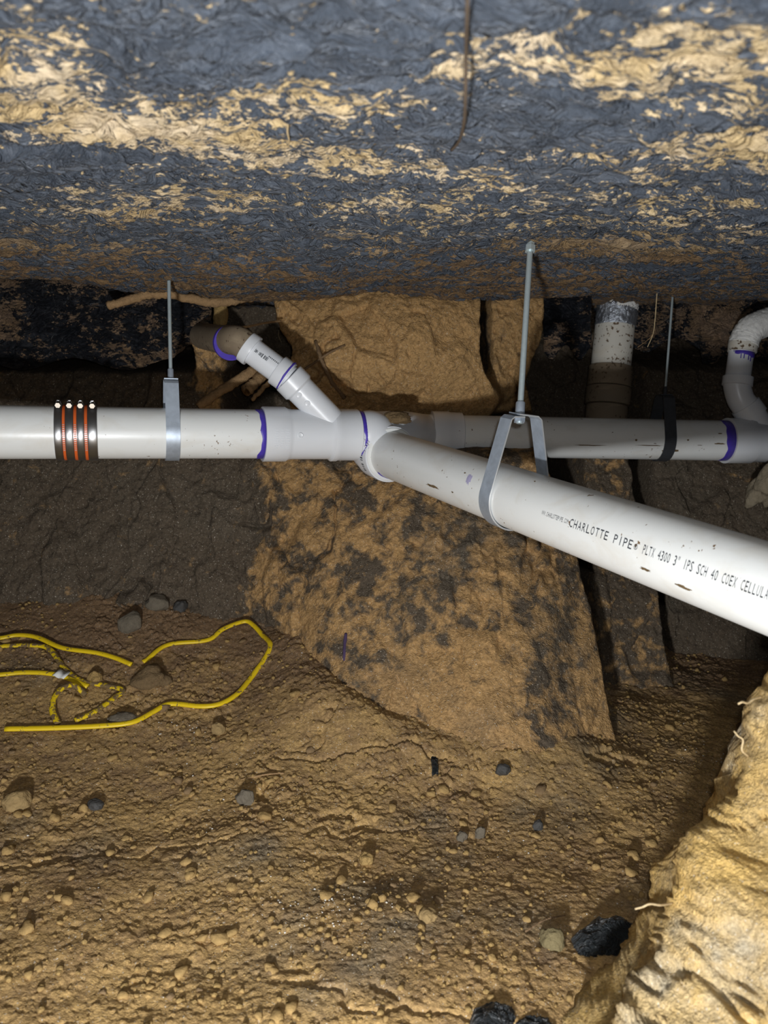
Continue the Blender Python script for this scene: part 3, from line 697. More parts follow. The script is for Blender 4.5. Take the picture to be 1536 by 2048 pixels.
# ---- far run to the right
def RZ(px): return lerp(1.655, 1.735, (px - 880) / 720.)
def R0(px): return P(px, lerp(871, 884, (px - 880) / 720.), RZ(px))
RA, RB = R0(905), R0(1760); rd_ = (RB - RA).normalized()
def Rp(px, off=Vector((0, 0, 0))): return at_col(RA, RB, px, off)
far = thing('drain_pipe', Rp(1200) - Vector((0, 0, R_)), 'white plastic pipe running behind the foreground pipe to the far right, partly in shadow', 'pipe')
fpipe = pipe('pipe', RA, Rp(1500), R_, PVC, far)
v, f = tube(catmull([w3 + ld * .02, lerp(w3 + ld * .05, Rp(858), .4) + Vector((0, 0, .003)), Rp(845), Rp(874)], 10), .0452, 40); jb = mesh_obj('wye_body', v, f, PVC_FIT, far)
cw = (Rp(922) - Rp(862)).length
cpf = hub('coupling_sleeve', Rp(862), rd_, [(0, .044), (.001, .0515), (cw * .55, .0520), (cw * .58, .0505), (cw - .001, .0500), (cw, .0485), (cw, R_)], PVC_FIT, far)
h0 = Rp(1452); hw1 = (Rp(1502) - h0).length; hend = (Rp(1700) - h0).length
w2f = hub('wye_fitting', h0, rd_, [(0, R_), (0, .0485), (.001, .0502), (hw1 - .004, .0502), (hw1, .047), (hend, .0465)], PVC_FIT, far)
ring('primer_ring', h0, rd_, R_, .020, PRIMER, w2f, 33, amp=.25)
hub('socket_rim', h0 - rd_ * .001, rd_, [(0, .0465), (0, .0506), (.002, .0506), (.002, .0465)], PVC, w2f)
for (px, ang, ln, wd, sd) in ((1180, -.35, .045, .0014, 21), (1300, -.3, .035, .0012, 22), (1272, -.05, .003, .003, 23), (1340, -.55, .02, .006, 24), (1376, .0, .003, .002, 25), (1440, -.15, .015, .0018, 26), (1225, .3, .002, .001, 27), (1310, -.2, .004, .001, 28), (1440, .35, .006, .0016, 29), (1400, -.25, .006, .0009, 30)):
    smear(px, ang, ln, wd, CLOD_D, 'dirt_smear', fpipe, sd, Rp, rd_)
bs0, bs1 = P(1530, 862, RZ(1520) - .01), P(1478, 800, RZ(1500) - .02); bsd = (bs1 - bs0).normalized()
# ---- right riser with an elbow
riser2 = thing('riser_pipe', P(1500, 840, 1.72), 'narrow white riser pipe with dripping purple primer and an elbow, at the far right', 'pipe')
zr = 1.72
v, f = tube(catmull([P(1545, 885, zr), P(1518, 850, zr), P(1498, 820, zr), P(1482, 800, zr), P(1474, 772, zr), P(1474, 755, zr)], 10), .0285, 40); el2 = sharp(mesh_obj('elbow_fitting', v, f, PVC_FIT, riser2))
sd2 = (P(1500, 824, zr) - P(1520, 852, zr)).normalized()
hub('socket_rim', P(1506, 833, zr), sd2, [(0, .0285), (0, .0325), (.030, .0325), (.030, .0285)], PVC_FIT, el2)
ring('primer_ring', P(1492, 812, zr), sd2, .0288, .006, PRIMER, el2, 41, amp=.3)
up2 = (P(1484, 690, zr) - P(1474, 765, zr)).normalized()
hub('elbow_socket', P(1474, 772, zr), up2, [(0, .0285), (.001, .0322), (.020, .0322), (.021, .029)], PVC_FIT, el2)
p2 = pipe('pipe', P(1474, 765, zr), P(1486, 680, zr), .0268, PVC_FIT, riser2, 40)
pr = ring('primer_ring', P(1483, 706, zr), up2, .0268, .010, PRIMER, p2, 43, amp=.4)
V, Fc = [], []
dd, u, v = frame(up2)
for k in range(7):
    nn0 = (CAM - P(1480, 715, zr)); nn0 = (nn0 - up2 * nn0.dot(up2)).normalized(); tt = up2.cross(nn0)
    al = -.9 + .3 * k + random.uniform(-.08, .08); nn = nn0 * math.cos(al) + tt * math.sin(al); tv = tt * math.cos(al) - nn0 * math.sin(al)
    ln = random.choice((.008, .012, .010, .016)); c = P(1483, 706, zr) - up2 * (.008 + ln / 2)
    bar(c + nn * .0268, tv, up2, nn, .0008 + random.random() * .0006, ln / 2 + .002, .0004)
mesh_obj('primer_drips', V, Fc, PRIMER, pr, False)
hub('collar', P(1484, 705, zr), up2, [(0, .0268), (.001, .0305), (.018, .0315), (.022, .0300), (.022, .0268)], PVC_DIRTY, riser2)
v, f = tube(catmull([P(1487, 690, zr), P(1491, 676, zr), P(1503, 658, zr), P(1530, 646, zr + .01), P(1570, 632, zr + .02)], 10), .0315, 40)
v = [q + Vector((n_ * .002, n_ * .002, 0)) for q, n_ in zip(v, RNG.uniform(-1, 1, len(v)))]
mesh_obj('paint_crusted_elbow', v, f, PAPER, riser2)

# ---- wide riser behind the far run
riser = thing('riser_pipe', P(1215, 870, 1.86), 'wide mud-stained white riser pipe with collars and foil tape standing behind the far pipe', 'pipe')
zb = 1.86; ub0, ub1 = P(1207, 880, zb), P(1236, 590, zb); ubd = (ub1 - ub0).normalized()
def ub(py): return lerp(ub0, ub1, (880 - py) / 290.)
pipe('pipe', ub(735), ub(570), .0470, PVC_DIRTY, riser, 48)
for (ya, yb, r0) in ((774, 733, .0515), (810, 775, .0530), (880, 811, .0490)):
    ln = (ub(yb) - ub(ya)).length
    hub('collar', ub(ya), ubd, [(0, .046), (.001, r0 - .001), (.003, r0), (ln - .003, r0), (ln - .001, r0 - .001), (ln, .046)], PVC_MUD, riser)
# crinkled foil tape wrap and torn white wrap
def wrapband(name, ya, yb, r, mat, parent, seed, a0, a1, rag=.3, wob=.003):
    dd, u, v = frame(ubd); nn0 = CAM - ub(650); nn0 = (nn0 - dd * nn0.dot(dd)).normalized(); tt = dd.cross(nn0); tt = tt if tt.dot(RIGHT) > 0 else -tt
    A, B = ub(ya), ub(yb); n, m_ = 60, 12; V = np.zeros((n, m_, 3)); rs = np.random.RandomState(seed)
    for i in range(n):
        al = a0 + (a1 - a0) * i / (n - 1); e0 = rs.uniform(-rag, rag); e1 = rs.uniform(-rag, rag)
        for j in range(m_):
            t = j / (m_ - 1); t = t + (e1 * t * .5 if t > .5 else e0 * .1 * (1 - t))
            q = lerp(A, B, t) + (nn0 * math.cos(al) + tt * math.sin(al)) * (r + rs.uniform(0, wob)); V[i, j] = q
    o = mesh_obj(name, V, grid_faces(n, m_), mat, parent)
    s = o.modifiers.new('thickness', 'SOLIDIFY'); s.thickness = .0008; return o
wrapband('foil_tape', 655, 614, .0478, FOIL, riser, 4, -1.2, 1.5, .15)
wrapband('torn_wrap', 622, 600, .0500, PAPER, riser, 6, .0, 1.25, .9)

# ================================================================== HANGERS
def rod_mesh(a, b, r, pitch=.0016, seg=12):
    d = b - a; n = int(d.length / pitch); pr_ = []
    for k in range(n): pr_ += [(k * pitch, r * .90), (k * pitch + pitch * .5, r)]
    pr_.append((d.length, r * .9)); return lathe(a, d, pr_, seg)
def hanger(label, center, pdir, plate_h, rod_top, rod_r, sw, mat, topw=.020, tilt=None, nut_top=True, wide=1.0, thick=.0022, rodmat=ZINC):
    base = center - Vector((0, 0, R_))
    t = thing('pipe_hanger', base, label, 'pipe hanger')
    dd = Vector(pdir).normalized(); lat = dd.cross(Vector((0, 0, 1))).normalized(); up = lat.cross(dd).normalized()
    if up.z < 0: up = -up
    plate = center + up * plate_h
    if tilt is not None: up_t = (rod_top - plate).normalized()
    rr = R_ + .0016
    # loop in (lat, up): left half from the plate corner down to the tangent, round under the pipe, up again
    pts = []
    tw = topw
    # tangent angle from plate corner
    pts.append((-.004 * 0, plate_h)); loop = []
    D = math.hypot(tw, plate_h); phi = math.atan2(plate_h, tw); al = math.acos(min(1, rr / D))
    a_start = phi - al                     # tangent point on the +lat side
    n = 40
    arc = [a_start - (math.pi + 2 * a_start) * 0 for _ in range(0)]
    A0 = a_start; A1 = -math.pi - a_start
    loop = [(-0.0, plate_h), (tw * .8, plate_h), (tw, plate_h - .003)]
    loop += [(rr * math.cos(A0 + (A1 - A0) * k / n), rr * math.sin(A0 + (A1 - A0) * k / n)) for k in range(n + 1)]
    loop += [(-tw, plate_h - .003), (-tw * .8, plate_h + .001), (0.010, plate_h + .0035)]
    loop = [(x * (wide if x < 0 else 1), y) for x, y in loop]
    V, Fc = [], []; m_ = len(loop)
    for i, (x, y) in enumerate(loop):
        x0, y0 = loop[max(0, i - 1)]; x1, y1 = loop[min(m_ - 1, i + 1)]
        tx, ty = x1 - x0, y1 - y0; l = math.hypot(tx, ty); nx, ny = -ty / l, tx / l
        for (s, w_) in ((0, -1), (0, 1), (1, 1), (1, -1)):
            V.append(center + lat * (x + nx * thick * s) + up * (y + ny * thick * s) + dd * sw / 2 * w_)
    for i in range(m_ - 1):
        for k in range(4): Fc.append((i * 4 + k, i * 4 + (k + 1) % 4, i * 4 + 4 + (k + 1) % 4, i * 4 + 4 + k))
    Fc += [(0, 1, 2, 3), tuple(4 * (m_ - 1) + q for q in (3, 2, 1, 0))]
    so = mesh_obj('strap', V, Fc, [mat, GALV_EDGE if mat is not GALV_DARK else GALV_DARK], t)
    for i, p in enumerate(so.data.polygons): p.material_index = 1 if i < 4 * (m_ - 1) and i % 4 in (1, 3) else 0
    sharp(so, 30)
    rt = (rod_top - plate).normalized()
    v, f = lathe(plate + rt * .001, rt, [(0, rod_r * 1.05), (0, rod_r * 1.5), (.020, rod_r * 1.5), (.021, rod_r * 1.35), (.021, rod_r)], 20); sharp(mesh_obj('threaded_collar', v, f, GALV if mat is not GALV_DARK else mat, t))
    v, f = lathe(plate - rt * .008, rt, [(0, rod_r * .5), (0, rod_r * 1.8), (.006, rod_r * 1.8), (.006, rod_r)], 6); sharp(mesh_obj('nut', v, f, GALV if mat is not GALV_DARK else mat, t, False))
    v, f = rod_mesh(plate - rt * .010, rod_top + rt * .02, rod_r); rod = mesh_obj('threaded_rod', v, f, rodmat, t)
    if nut_top:
        v, f = lathe(rod_top - rt * .014, rt, [(0, rod_r), (0, rod_r * 1.75), (.009, rod_r * 1.75), (.010, rod_r * 1.4), (.03, rod_r * 1.3)], 6); sharp(mesh_obj('rod_nut', v, f, ZINC, t, False))
    return t
hl = hanger('galvanised strap hanger on a thin rod holding the left pipe', Lp(343), ld, (P(338, 764, lz(343)) - Lp(343)).dot(UP), P(337.5, 545, lz(343) + .01), .0034, .0235, GALV, topw=.018, nut_top=False)
NC = ax_t(1022)
hm = hanger('galvanised wishbone strap hanger on a thick threaded rod holding the foreground pipe', NC, nd, .118, P(1061, 486, NC.dot(Vector((0, 0, 0))) + 1.16), .0046, .026, GALV, topw=.022, wide=1.32)
FC = Rp(1322)
hr = hanger('dark muddy strap hanger on a long thin rod holding the shaded far pipe', FC, rd_, .094, P(1346, 583, 1.72), .0026, .026, GALV_DARK, topw=.020, nut_top=False)

# ================================================================== PLASTIC SHEET HANGING AT LEFT
def sheet(name, px0, px1, ytop, ybot, zt, zb_, seed, label, cat, nx=190, ny=70):
    V = np.zeros((nx, ny, 3))
    for i in range(nx):
        for j in range(ny):
            px = lerp(px0, px1, i / (nx - 1)); t = j / (ny - 1); yb = ybot(px) if callable(ybot) else ybot; yt = ytop(px) if callable(ytop) else ytop
            V[i, j] = P(px, lerp(yt, yb, t), lerp(zt, zb_, t))
    x, h = V[..., 0], V[..., 2]
    wx, wh = x + .03 * fbm(x, h, 9, 3, seed), h + .03 * fbm(x, h, 9, 3, seed + 1)
    d = .014 * fbm(x, h, 8, 3, seed + 2) + .011 * sstep(.5, 1, 1 - np.abs(fbm(wx + wh * .6, wh * 1.3, 22, 4, seed + 3))) + .004 * sstep(.5, 1, 1 - np.abs(fbm(wx - wh, wh, 60, 3, seed + 4)))
    V[..., 1] -= d
    o = mesh_obj(name, V - np.array([0, 0, 0]), grid_faces(nx, ny)[:, ::-1].copy(), SHEET_M, base=V.reshape(-1, 3).mean(0)); tag(o, label, cat)
    setattr_soil(o, .5 + .5 * fbm(x, h, 10, 3, seed + 5), x * 0)
    s = o.modifiers.new('thickness', 'SOLIDIFY'); s.thickness = .0012
    return o
sheet('plastic_sheet', -160, 425, lambda q: 520, lambda q: 728 + 12 * math.sin(q * .031) - (max(0, q - 350) * .9), 1.63, 1.63, 201, 'wrinkled black plastic sheet hanging behind the left pipe under the ceiling', 'plastic sheet')
sheet('plastic_sheet', 1085, 1180, lambda q: 560, lambda q: 705 + 14 * math.sin(q * .11), 1.78, 1.80, 231, 'torn black plastic flap hanging left of the wide riser pipe', 'plastic sheet', 60, 70)
sheet('plastic_sheet', 1255, 1680, lambda q: 545, lambda q: 690 + 14 * math.sin(q * .05) + (25 if q > 1400 else 0), 1.84, 1.86, 251, 'muddy black plastic sheet hanging between the two risers at the right', 'plastic sheet', 150, 60)

# ================================================================== LUMPS, STONES, CLODS
def lump_data(seed, sub=3, sx=1, sy=1, sz=.7, amp=.28, facet=.0):
    bm = bmesh.new(); bmesh.ops.create_icosphere(bm, subdivisions=sub, radius=1.0)
    c = np.array([v.co[:] for v in bm.verts]); o = seed * 5.3
    n = vnoise(c[:, 0] * 1.3 + o, c[:, 1] * 1.3, c[:, 2] * 1.3, seed) * amp + vnoise(c[:, 0] * 3 + o, c[:, 1] * 3, c[:, 2] * 3, seed + 1) * amp * .5 + vnoise(c[:, 0] * 7 + o, c[:, 1] * 7, c[:, 2] * 7, seed + 2) * amp * .22
    c = c * (1 + n)[:, None]
    if facet:                       # shave planes off to make broken stone
        rs = np.random.RandomState(seed)
        for _ in range(9):
            d = rs.normal(size=3); d /= np.linalg.norm(d); lim = rs.uniform(.55, .85); k = c @ d; c -= np.outer(np.maximum(k - lim, 0) * facet, d)
    c *= np.array([sx, sy, sz]); fcs = np.array([[v.index for v in f.verts] for f in bm.faces]); bm.free()
    return c, fcs
def rock(name, px, py, wpx, hpx, mat, label, cat, seed, facet=.8, at=None, sink=.3, sub=4, amp=.26, rot=0.):
    p = at or floor_hit(px, py + hpx * .3); z = (p - CAM).dot(FWD); r = wpx / 2 * z / F; rv = hpx / 2 * z / F
    c, f = lump_data(seed, sub, 1, .85, 1, amp, facet); c[:, 0] *= r; c[:, 1] *= r; c[:, 2] *= rv * 1.05
    cs, sn = math.cos(rot), math.sin(rot); c = np.c_[c[:, 0] * cs - c[:, 1] * sn, c[:, 0] * sn + c[:, 1] * cs, c[:, 2]]
    cz = p.z if at is not None else floor1(p.x, p.y) + rv * (1 - 2 * sink)
    cc = np.array([p.x, p.y, cz]); o = mesh_obj(name, c + cc, f, mat, base=(p.x, p.y, cz - rv)); tag(o, label, cat); return o
rock('stone', 258, 1243, 56, 44, STONE_G, 'squarish grey stone at the foot of the left clay wall', 'stone', 3)
rock('stone', 318, 1205, 48, 38, STONE_G, 'upright grey brown broken stone behind the squarish grey stone', 'stone', 5)
rock('stone', 362, 1212, 30, 30, STONE_D, 'small dark stone leaning at the wall foot right of the upright stone', 'stone', 8)
rock('stone', 34, 1597, 58, 46, STONE_T, 'round tan stone by the left edge below the yellow cable', 'stone', 12, .2, sink=.35)
rock('stone', 492, 1594, 42, 34, STONE_G, 'grey stone in the soil below the cable bend', 'stone', 14)
rock('stone', 436, 1457, 28, 28, STONE_T, 'egg-shaped tan stone right of the lowest cable stretch', 'stone', 15, .2)
rock('stone', 190, 1352, 30, 30, CLOD_M, 'tan pebble beside the muddy cable crossing', 'stone', 18, .4)
rock('stone', 1006, 1537, 30, 26, STONE_D, 'dark round stone below the clay pillar', 'stone', 21, .3)
rock('stone', 1076, 1649, 22, 26, STONE_D, 'small dark oval pebble in the open floor right of centre', 'stone', 22, .3)
rock('stone', 960, 1666, 22, 30, STONE_G, 'greenish grey pebble, right one of the close pair on the floor', 'stone', 23, .3)
rock('stone', 924, 1672, 22, 20, STONE_G, 'greenish grey pebble, left one of the close pair on the floor', 'stone', 24, .3)
STONE_O = simple('olive_stone', (.20, .16, .08, 1), .9, 0, .35, 90, spec=.2, bump=.9, bd=.004)
rock('stone', 1106, 1872, 66, 44, STONE_O, 'flat olive grey stone left of the black plastic scrap', 'stone', 27, .6, sink=.42)
rock('stone', 856, 1830, 40, 28, STONE_T, 'pale tan stone near the bottom centre of the floor', 'stone', 28, .4)
rock('stone', 242, 1432, 58, 26, STONE_G, 'flat grey stone between the muddy cable and the lowest cable stretch', 'stone', 30, .6, sink=.42)
rock('stone', 190, 1607, 34, 22, STONE_D, 'dark flat stone right of the round tan stone', 'stone', 31, .4)
rock('soil_lump', 300, 1348, 76, 50, CLOD_D, 'large brown soil lump covering the buried end of the yellow cable', 'soil lump', 33, .4, sink=.45)
rock('soil_lump', 733, 1716, 34, 28, CLOD_M, 'rounded soil lump in the middle of the floor', 'soil lump', 34, .2)
rock('soil_lump', 803, 838, 56, 24, CLOD_D, 'dark crumbly soil lump lying on the pipe junction', 'soil lump', 35, .1, at=Vector(P(797, 836, 1.475)))
rock('concrete_lump', 1528, 968, 76, 88, CONC, 'rough tan concrete lump under the far pipe at the right edge', 'concrete lump', 37, .4, at=Vector(P(1533, 970, 1.70)), amp=.5)
rock('soil_lump', 443, 622, 34, 56, CLOD_M, 'tan soil lump hanging beneath the long root beside the black hole', 'soil lump', 39, .3, at=Vector(P(443, 626, 1.60)))

# loose clods on the floor, pieces of the floor itself
protos = []
for k in range(7):
    c, f = lump_data(60 + k, 2, 1, .82, .66, .55, .75); me_o = mesh_obj('soil_clod', c, f, CLOD_S if k else CLOD_SD); protos.append(me_o.data); bpy.data.objects.remove(me_o)
cnt = 0
while cnt < 270:
    px, py = random.uniform(-10, 1500), 1270 + 800 * random.random() ** .9
    if 620 < px < 1240 and py < 1500: continue
    if px > 1540 - (py - 1350) * .55 + 20 and py > 1350: continue
    p = floor_hit(px, py)
    if n2(np.array([p.x]), np.array([p.y]), 6, 77)[0] < -.15 and random.random() < .8: continue
    if p.y > wall1(p.x, p.z) - .02: continue
    s = .0040 + .0075 * random.random() ** 2.6
    o = bpy.data.objects.new('soil_clod', random.choice(protos)); COL.objects.link(o); o.parent = floor
    o.location = (p.x, p.y, floor1(p.x, p.y) + s * .10); o.scale = (s, s, s); o.rotation_euler = (random.uniform(-.4, .4), random.uniform(-.4, .4), random.uniform(0, 6.28)); cnt += 1
# crumbs and white grit: too many to count
def scatter(name, n, smin, smax, mat, fn, parent=None):
    t, f0 = lump_data(90, 1, 1, .9, .7, .3, .4); pts = np.array([fn() for _ in range(n)]); hz = floor_h(pts[:, 0], pts[:, 1])
    s = smin + (smax - smin) * RNG.rand(n) ** 2.5; a = RNG.rand(n) * 6.28
    ca, sa = np.cos(a), np.sin(a)
    v = np.stack([(t[None, :, 0] * ca[:, None] - t[None, :, 1] * sa[:, None]) * s[:, None] + pts[:, 0:1], (t[None, :, 0] * sa[:, None] + t[None, :, 1] * ca[:, None]) * s[:, None] + pts[:, 1:2], t[None, :, 2] * s[:, None] + (hz + s * .25)[:, None]], -1)
    f = (f0[None] + (np.arange(n) * len(t))[:, None, None]).reshape(-1, f0.shape[1])
    o = mesh_obj(name, v.reshape(-1, 3), f, mat, parent, True); tag(o, kind='stuff'); return o
def anyfloor():
    while True:
        x, y = random.uniform(-.75, .75), random.uniform(.6, 1.7)
        if abs(x) < .55 * y + .05: return x, y
def clumpy():
    while True:
        x, y = anyfloor()
        if n2(np.array([x]), np.array([y]), 5, 88)[0] > random.uniform(-.6, .6): return x, y
WL[floor] = Vector((0, 0, 0))
scatter('soil_crumbs', 3800, .0012, .0052, CLOD_M, clumpy, floor)
def patch():
    if random.random() < .35: return anyfloor()
    c = random.choice(((650, 1820, .03), (345, 1452, .03), (700, 1790, .05), (520, 1560, .1), (1430, 1520, .04))); p = patchc[c[:2]]
    return p.x + random.gauss(0, c[2]), p.y + random.gauss(0, c[2] * .7)
patchc = {k: floor_hit(*k) for k in ((650, 1820), (345, 1452), (700, 1790), (520, 1560), (1430, 1520))}
scatter('white_grit', 420, .0006, .0019, GRIT, patch, floor)

# ================================================================== CABLE
def cable_path(pts, lift=.004):
    q = [floor_hit(a, b) for a, b, *_ in pts]
    for i, a in enumerate(pts): q[i] = Vector((q[i].x, q[i].y, floor_base(np.array([q[i].x]), np.array([q[i].y]))[0] + lift + (a[2] if len(a) > 2 else 0)))
    c = catmull(q, 10); sm = []
    for p in c: sm.append(Vector((p.x, p.y, max(p.z, floor1(p.x, p.y) + lift * .2))))
    for _ in range(3): sm = [sm[0]] + [(sm[k - 1] + sm[k] * 2 + sm[k + 1]) / 4 for k in range(1, len(sm) - 1)] + [sm[-1]]
    return sm
def cable(label, pts, mat, lift=.004, bury=()):
    c = cable_path(pts, lift)
    v, f = tube(c, .0052, 12, .62, Vector((0, -.35, 1)))
    o = mesh_obj('electrical_cable', v, f, mat, base=c[len(c) // 2]); tag(o, label, 'cable'); return o, c
o, c = cable('bright yellow electrical cable lying in a long loop on the soil floor', [(286, 1325, -.014), (300, 1316), (338, 1294), (415, 1283, -.003), (445, 1266), (488, 1250), (507, 1256), (528, 1275), (541, 1291), (532, 1315), (500, 1360), (475, 1390), (440, 1412), (400, 1418), (340, 1414), (308, 1426), (265, 1449), (200, 1460), (100, 1462), (10, 1463)], CABLE, .006)
cable('short yellow cable entering at the left edge above the others, its end in the soil', [(-60, 1290), (0, 1283), (35, 1279), (75, 1286), (125, 1304), (190, 1310), (230, 1322), (263, 1334)], CABLE, .008)
cable('mud-covered yellow cable bending back sharply among the brighter ones', [(-50, 1303), (0, 1298), (65, 1294), (100, 1306), (128, 1338), (160, 1364), (205, 1376), (246, 1386), (228, 1402), (190, 1430), (150, 1448)], CABLE_D, .005)
o, c = cable('patchy yellow cable with a white paper tag, middle one at the left edge', [(-50, 1358), (0, 1355), (50, 1351), (105, 1352), (140, 1360), (176, 1380)], CABLE, .006)
tp = min(c, key=lambda q: abs(proj(q)[0] - 124)); i0 = c.index(tp); td = (c[i0 + 1] - c[i0 - 1]).normalized(); tv = Vector((0, -.35, 1)); tv = (tv - td * tv.dot(td)).normalized(); tn = td.cross(tv)
V = []
for a in range(8):
    for b in (-1, 1): V.append(tp + td * (-.013 + a * .0036) + tn * b * .0095 + tv * (.0046 + .0015 * math.sin(a * 1.3)))
lab = mesh_obj('paper_tag', V, [(2 * a, 2 * a + 1, 2 * a + 3, 2 * a + 2) for a in range(7)], TAG, o); lab['label'] = 'white paper tag'
m_ = lab.modifiers.new('thickness', 'SOLIDIFY'); m_.thickness = .0006
cable('muddy curl of yellow cable arching between the tagged cable and the lowest one', [(172, 1395, .0), (150, 1388, .012), (128, 1395, .016), (110, 1412, .012), (105, 1432, .006), (116, 1454)], CABLE_D, .005)

# ================================================================== ROOTS
def root(name, pts, r0, r1, mat, label, seed, cat='root', seg=10, wob=.12, bn=8):
    c = catmull([Vector(p) if not isinstance(p, tuple) else P(*p) for p in pts], bn); n = len(c); rs = np.random.RandomState(seed)
    rad = [lerp(r0, r1, k / (n - 1)) * (1 + wob * rs.uniform(-1, 1)) for k in range(n)]
    if r0 > .003: c = [q + Vector(rs.uniform(-.0012, .0012, 3)) for q in c]
    v, f = tube(c, rad, seg); o = mesh_obj(name, v, f, mat, base=c[0]); tag(o, label, cat); return o
root('root', [(217, 612, 1.53), (250, 602, 1.53), (292, 590, 1.53), (335, 588, 1.53), (385, 598, 1.54), (430, 605, 1.55), (480, 599, 1.57), (530, 588, 1.62)], .0088, .0095, ROOT, 'long thick cut root running level under the ceiling behind the left rod', 1)
root('root', [(415, 661, 1.57), (450, 658, 1.56), (490, 654, 1.56), (530, 646, 1.58), (562, 642, 1.61)], .003, .0022, ROOT, 'thin pale root just above the elbow of the branch pipe', 2)
root('root', [(398, 812, 1.62), (432, 788, 1.61), (465, 768, 1.61), (500, 745, 1.62), (525, 722, 1.66)], .0095, .012, ROOT, 'thick root stub slanting down behind the left pipe under the branch pipe', 3)
root('root', [(492, 782, 1.60), (512, 763, 1.61), (545, 730, 1.66)], .0115, .0125, ROOT, 'short fat root stub tucked behind the branch pipe', 4)
root('root', [(504, 800, 1.60), (525, 778, 1.60), (552, 752, 1.63)], .004, .006, ROOT, 'slim splintered root just above the wye hub', 5)
root('root', [wall_hit(594, 748, .012), wall_hit(625, 728, .02), wall_hit(655, 708, .015), wall_hit(690, 690, .0)], .0028, .002, ROOT_D, 'thin dark root crossing the clay block right of the branch pipe', 6)
root('root', [wall_hit(632, 682, .0), wall_hit(645, 725, .008), wall_hit(662, 760, .008), wall_hit(688, 796, .004)], .004, .0045, ROOT_D, 'brown root running down the clay block towards the wye', 7)
root('root', [wall_hit(558, 660, .03), wall_hit(557, 672, .035), wall_hit(563, 685, .03)], .0008, .0006, ROOTLET, 'hair-fine pale rootlet dangling right of the branch elbow', 8)
root('root', [cpt(936, -40, .01), cpt(934, 40, .02), cpt(932, 110, .03), cpt(931, 190, .035), cpt(928, 245, .04), cpt(918, 282, .03), cpt(903, 300, .004)], .0011, .0012, simple('dark_wet_root', (.09, .065, .045, 1), .8, 0, .3, 150, spec=.2), 'dark thin root hanging along the ceiling at top centre', 9)
root('root', [cpt(577, 235, .0), cpt(575, 262, .012), cpt(578, 280, .012), cpt(577, 295, .01)], .0009, .0005, ROOTLET, 'short pale rootlet on the ceiling left of centre', 10)
root('root', [cpt(757, 415, .0), cpt(763, 440, .02), cpt(772, 470, .03), cpt(770, 512, .03)], .0010, .0005, ROOT, 'fine brown root hanging from the ceiling centre', 11)
root('root', [(1317, 548, 1.60), (1313, 600, 1.60), (1310, 640, 1.60), (1306, 668, 1.60), (1295, 694, 1.60)], .0012, .0008, ROOTLET, 'long hair-like root hanging between the wide riser and the thin rod', 12)
root('root', [(1306, 668, 1.60), (1298, 678, 1.60), (1275, 695, 1.60)], .0008, .0004, ROOT, 'fine forked root tip left of the long hair-like root', 13)
root('root', [P(1522, 1394, .66), P(1508, 1398, .65), P(1495, 1406, .645), P(1485, 1404, .64), P(1476, 1408, .64)], .0009, .0008, ROOTLET, 'white rootlet sticking out of the clay bank, topmost of three', 14)
root('root', [P(1496, 1512, .65), P(1484, 1500, .64), P(1486, 1480, .64), P(1476, 1472, .64), P(1468, 1462, .64)], .0008, .0005, ROOTLET, 'kinked white rootlet on the clay bank edge, middle of three', 15)
root('root', [P(1345, 1806, .64), P(1322, 1810, .625), P(1300, 1808, .62), P(1285, 1814, .62), P(1270, 1818, .62)], .0009, .0006, ROOTLET, 'pale rootlet poking left from the clay bank, lowest of three', 16)
root('twig', [floor_hit(480, 1560), floor_hit(530, 1553) + Vector((0, 0, .003)), floor_hit(568, 1550) + Vector((0, 0, .003))], .0014, .0010, ROOT, 'thin straight twig lying on the floor left of centre', 17, 'twig')
root('twig', [floor_hit(985, 1498) + Vector((0, 0, .002)), floor_hit(1015, 1490) + Vector((0, 0, .004)), floor_hit(1045, 1484) + Vector((0, 0, .003))], .0010, .0007, ROOT_D, 'fine dark twig at the foot of the clay pillar', 18, 'twig')
root('twig', [floor_hit(1050, 1868) + Vector((0, 0, .003)), floor_hit(1090, 1852) + Vector((0, 0, .008)), floor_hit(1130, 1838) + Vector((0, 0, .005))], .0012, .0007, ROOT_D, 'dark forked twig by the flat olive stone', 19, 'twig')

WL[wall] = Vector((0, 0, 0))
v, f = tube(catmull([wall_hit(692, 1266, .001), wall_hit(690, 1285, .001), wall_hit(689, 1304, .001), wall_hit(688, 1322, .001)], 5), [.002, .003, .003, .003, .0035, .003, .003, .003, .003, .0035, .003, .003, .003, .003, .002, .001][:16], 8, .5, Vector((0, -1, 0)))
mesh_obj('primer_streak', v, f, simple('dried_primer', (.06, .035, .09, 1), .8), wall)

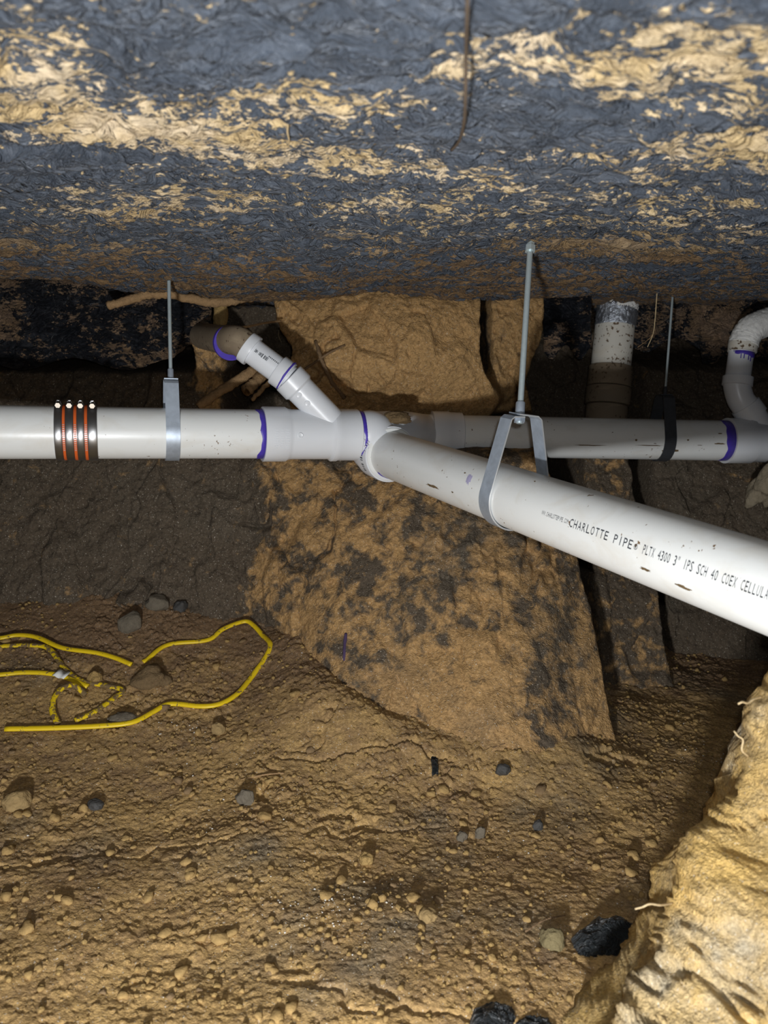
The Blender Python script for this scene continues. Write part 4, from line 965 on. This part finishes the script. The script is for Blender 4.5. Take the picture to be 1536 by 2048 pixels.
# ================================================================== BLACK PLASTIC SCRAPS
def scrap(poly, peak, label, seed, hmax):
    q = [floor_hit(a, b) for a, b in poly]; P2 = [(v.x, v.y) for v in q]
    xa, xb = min(p[0] for p in P2), max(p[0] for p in P2); ya, yb = min(p[1] for p in P2), max(p[1] for p in P2)
    n = 64; X, Y = np.meshgrid(np.linspace(xa, xb, n), np.linspace(ya, yb, n), indexing='ij'); sd = polysd(P2, X, Y)
    Hb = floor_base(X, Y) + .012; d = np.clip(-sd, 0, .03) / .03
    H = np.maximum(Hb - .01, floor_h(X, Y)) + .0015 + hmax * np.sqrt(d) * (.45 + .55 * sstep(-.3, .5, fbm(X, Y, 22, 3, seed))) + .006 * np.sqrt(d) * (1 - np.abs(fbm(X, Y, 40, 3, seed + 1)))
    f = grid_faces(n, n)[:, ::-1]; ins = (sd < .0015).ravel(); f = f[ins[f].all(1)]
    used = np.unique(f); mp = -np.ones(n * n, int); mp[used] = np.arange(len(used))
    V = np.stack([X, Y, H], -1).reshape(-1, 3)[used]
    o = mesh_obj('plastic_scrap', V, mp[f].copy(), SCRAP_M, base=V.mean(0)); tag(o, label, 'plastic scrap'); setattr_soil(o, V[:, 0] * 0 + .5, V[:, 0] * 0)
    m_ = o.modifiers.new('thickness', 'SOLIDIFY'); m_.thickness = .001
scrap([(1142, 1882), (1170, 1862), (1196, 1840), (1206, 1850), (1230, 1838), (1258, 1858), (1290, 1872), (1292, 1900), (1240, 1912), (1160, 1914)], 0, 'crumpled black plastic scrap on the floor beside the clay bank', 301, .022)
scrap([(942, 2046), (950, 2022), (985, 2008), (1022, 2018), (1030, 2034), (1012, 2080), (940, 2090)], 0, 'folded black plastic scrap at the bottom edge, left of the pair', 305, .016)
scrap([(1034, 2052), (1050, 2036), (1095, 2040), (1112, 2062), (1090, 2100), (1030, 2100)], 0, 'flat black plastic scrap at the bottom edge, right of the pair', 309, .010)
scrap([(862, 1520), (874, 1518), (877, 1548), (866, 1552)], 0, 'tiny black plastic shred below the clay pillar', 313, .005)

# ================================================================== GROUPS OF REPEATS
GROUPS = {'pipe hanger': 'strap hangers carrying the pipes', 'stone': 'loose stones on the tunnel floor', 'cable': 'yellow cables on the floor', 'twig': 'twigs on the floor',
          'plastic scrap': 'black plastic scraps on the floor', 'root': 'roots cut off in the tunnel', 'plastic sheet': 'black plastic sheets under the slab'}
for o in list(sc.objects):
    if o.parent is None and o.get('category') in GROUPS: o['group'] = GROUPS[o['category']]
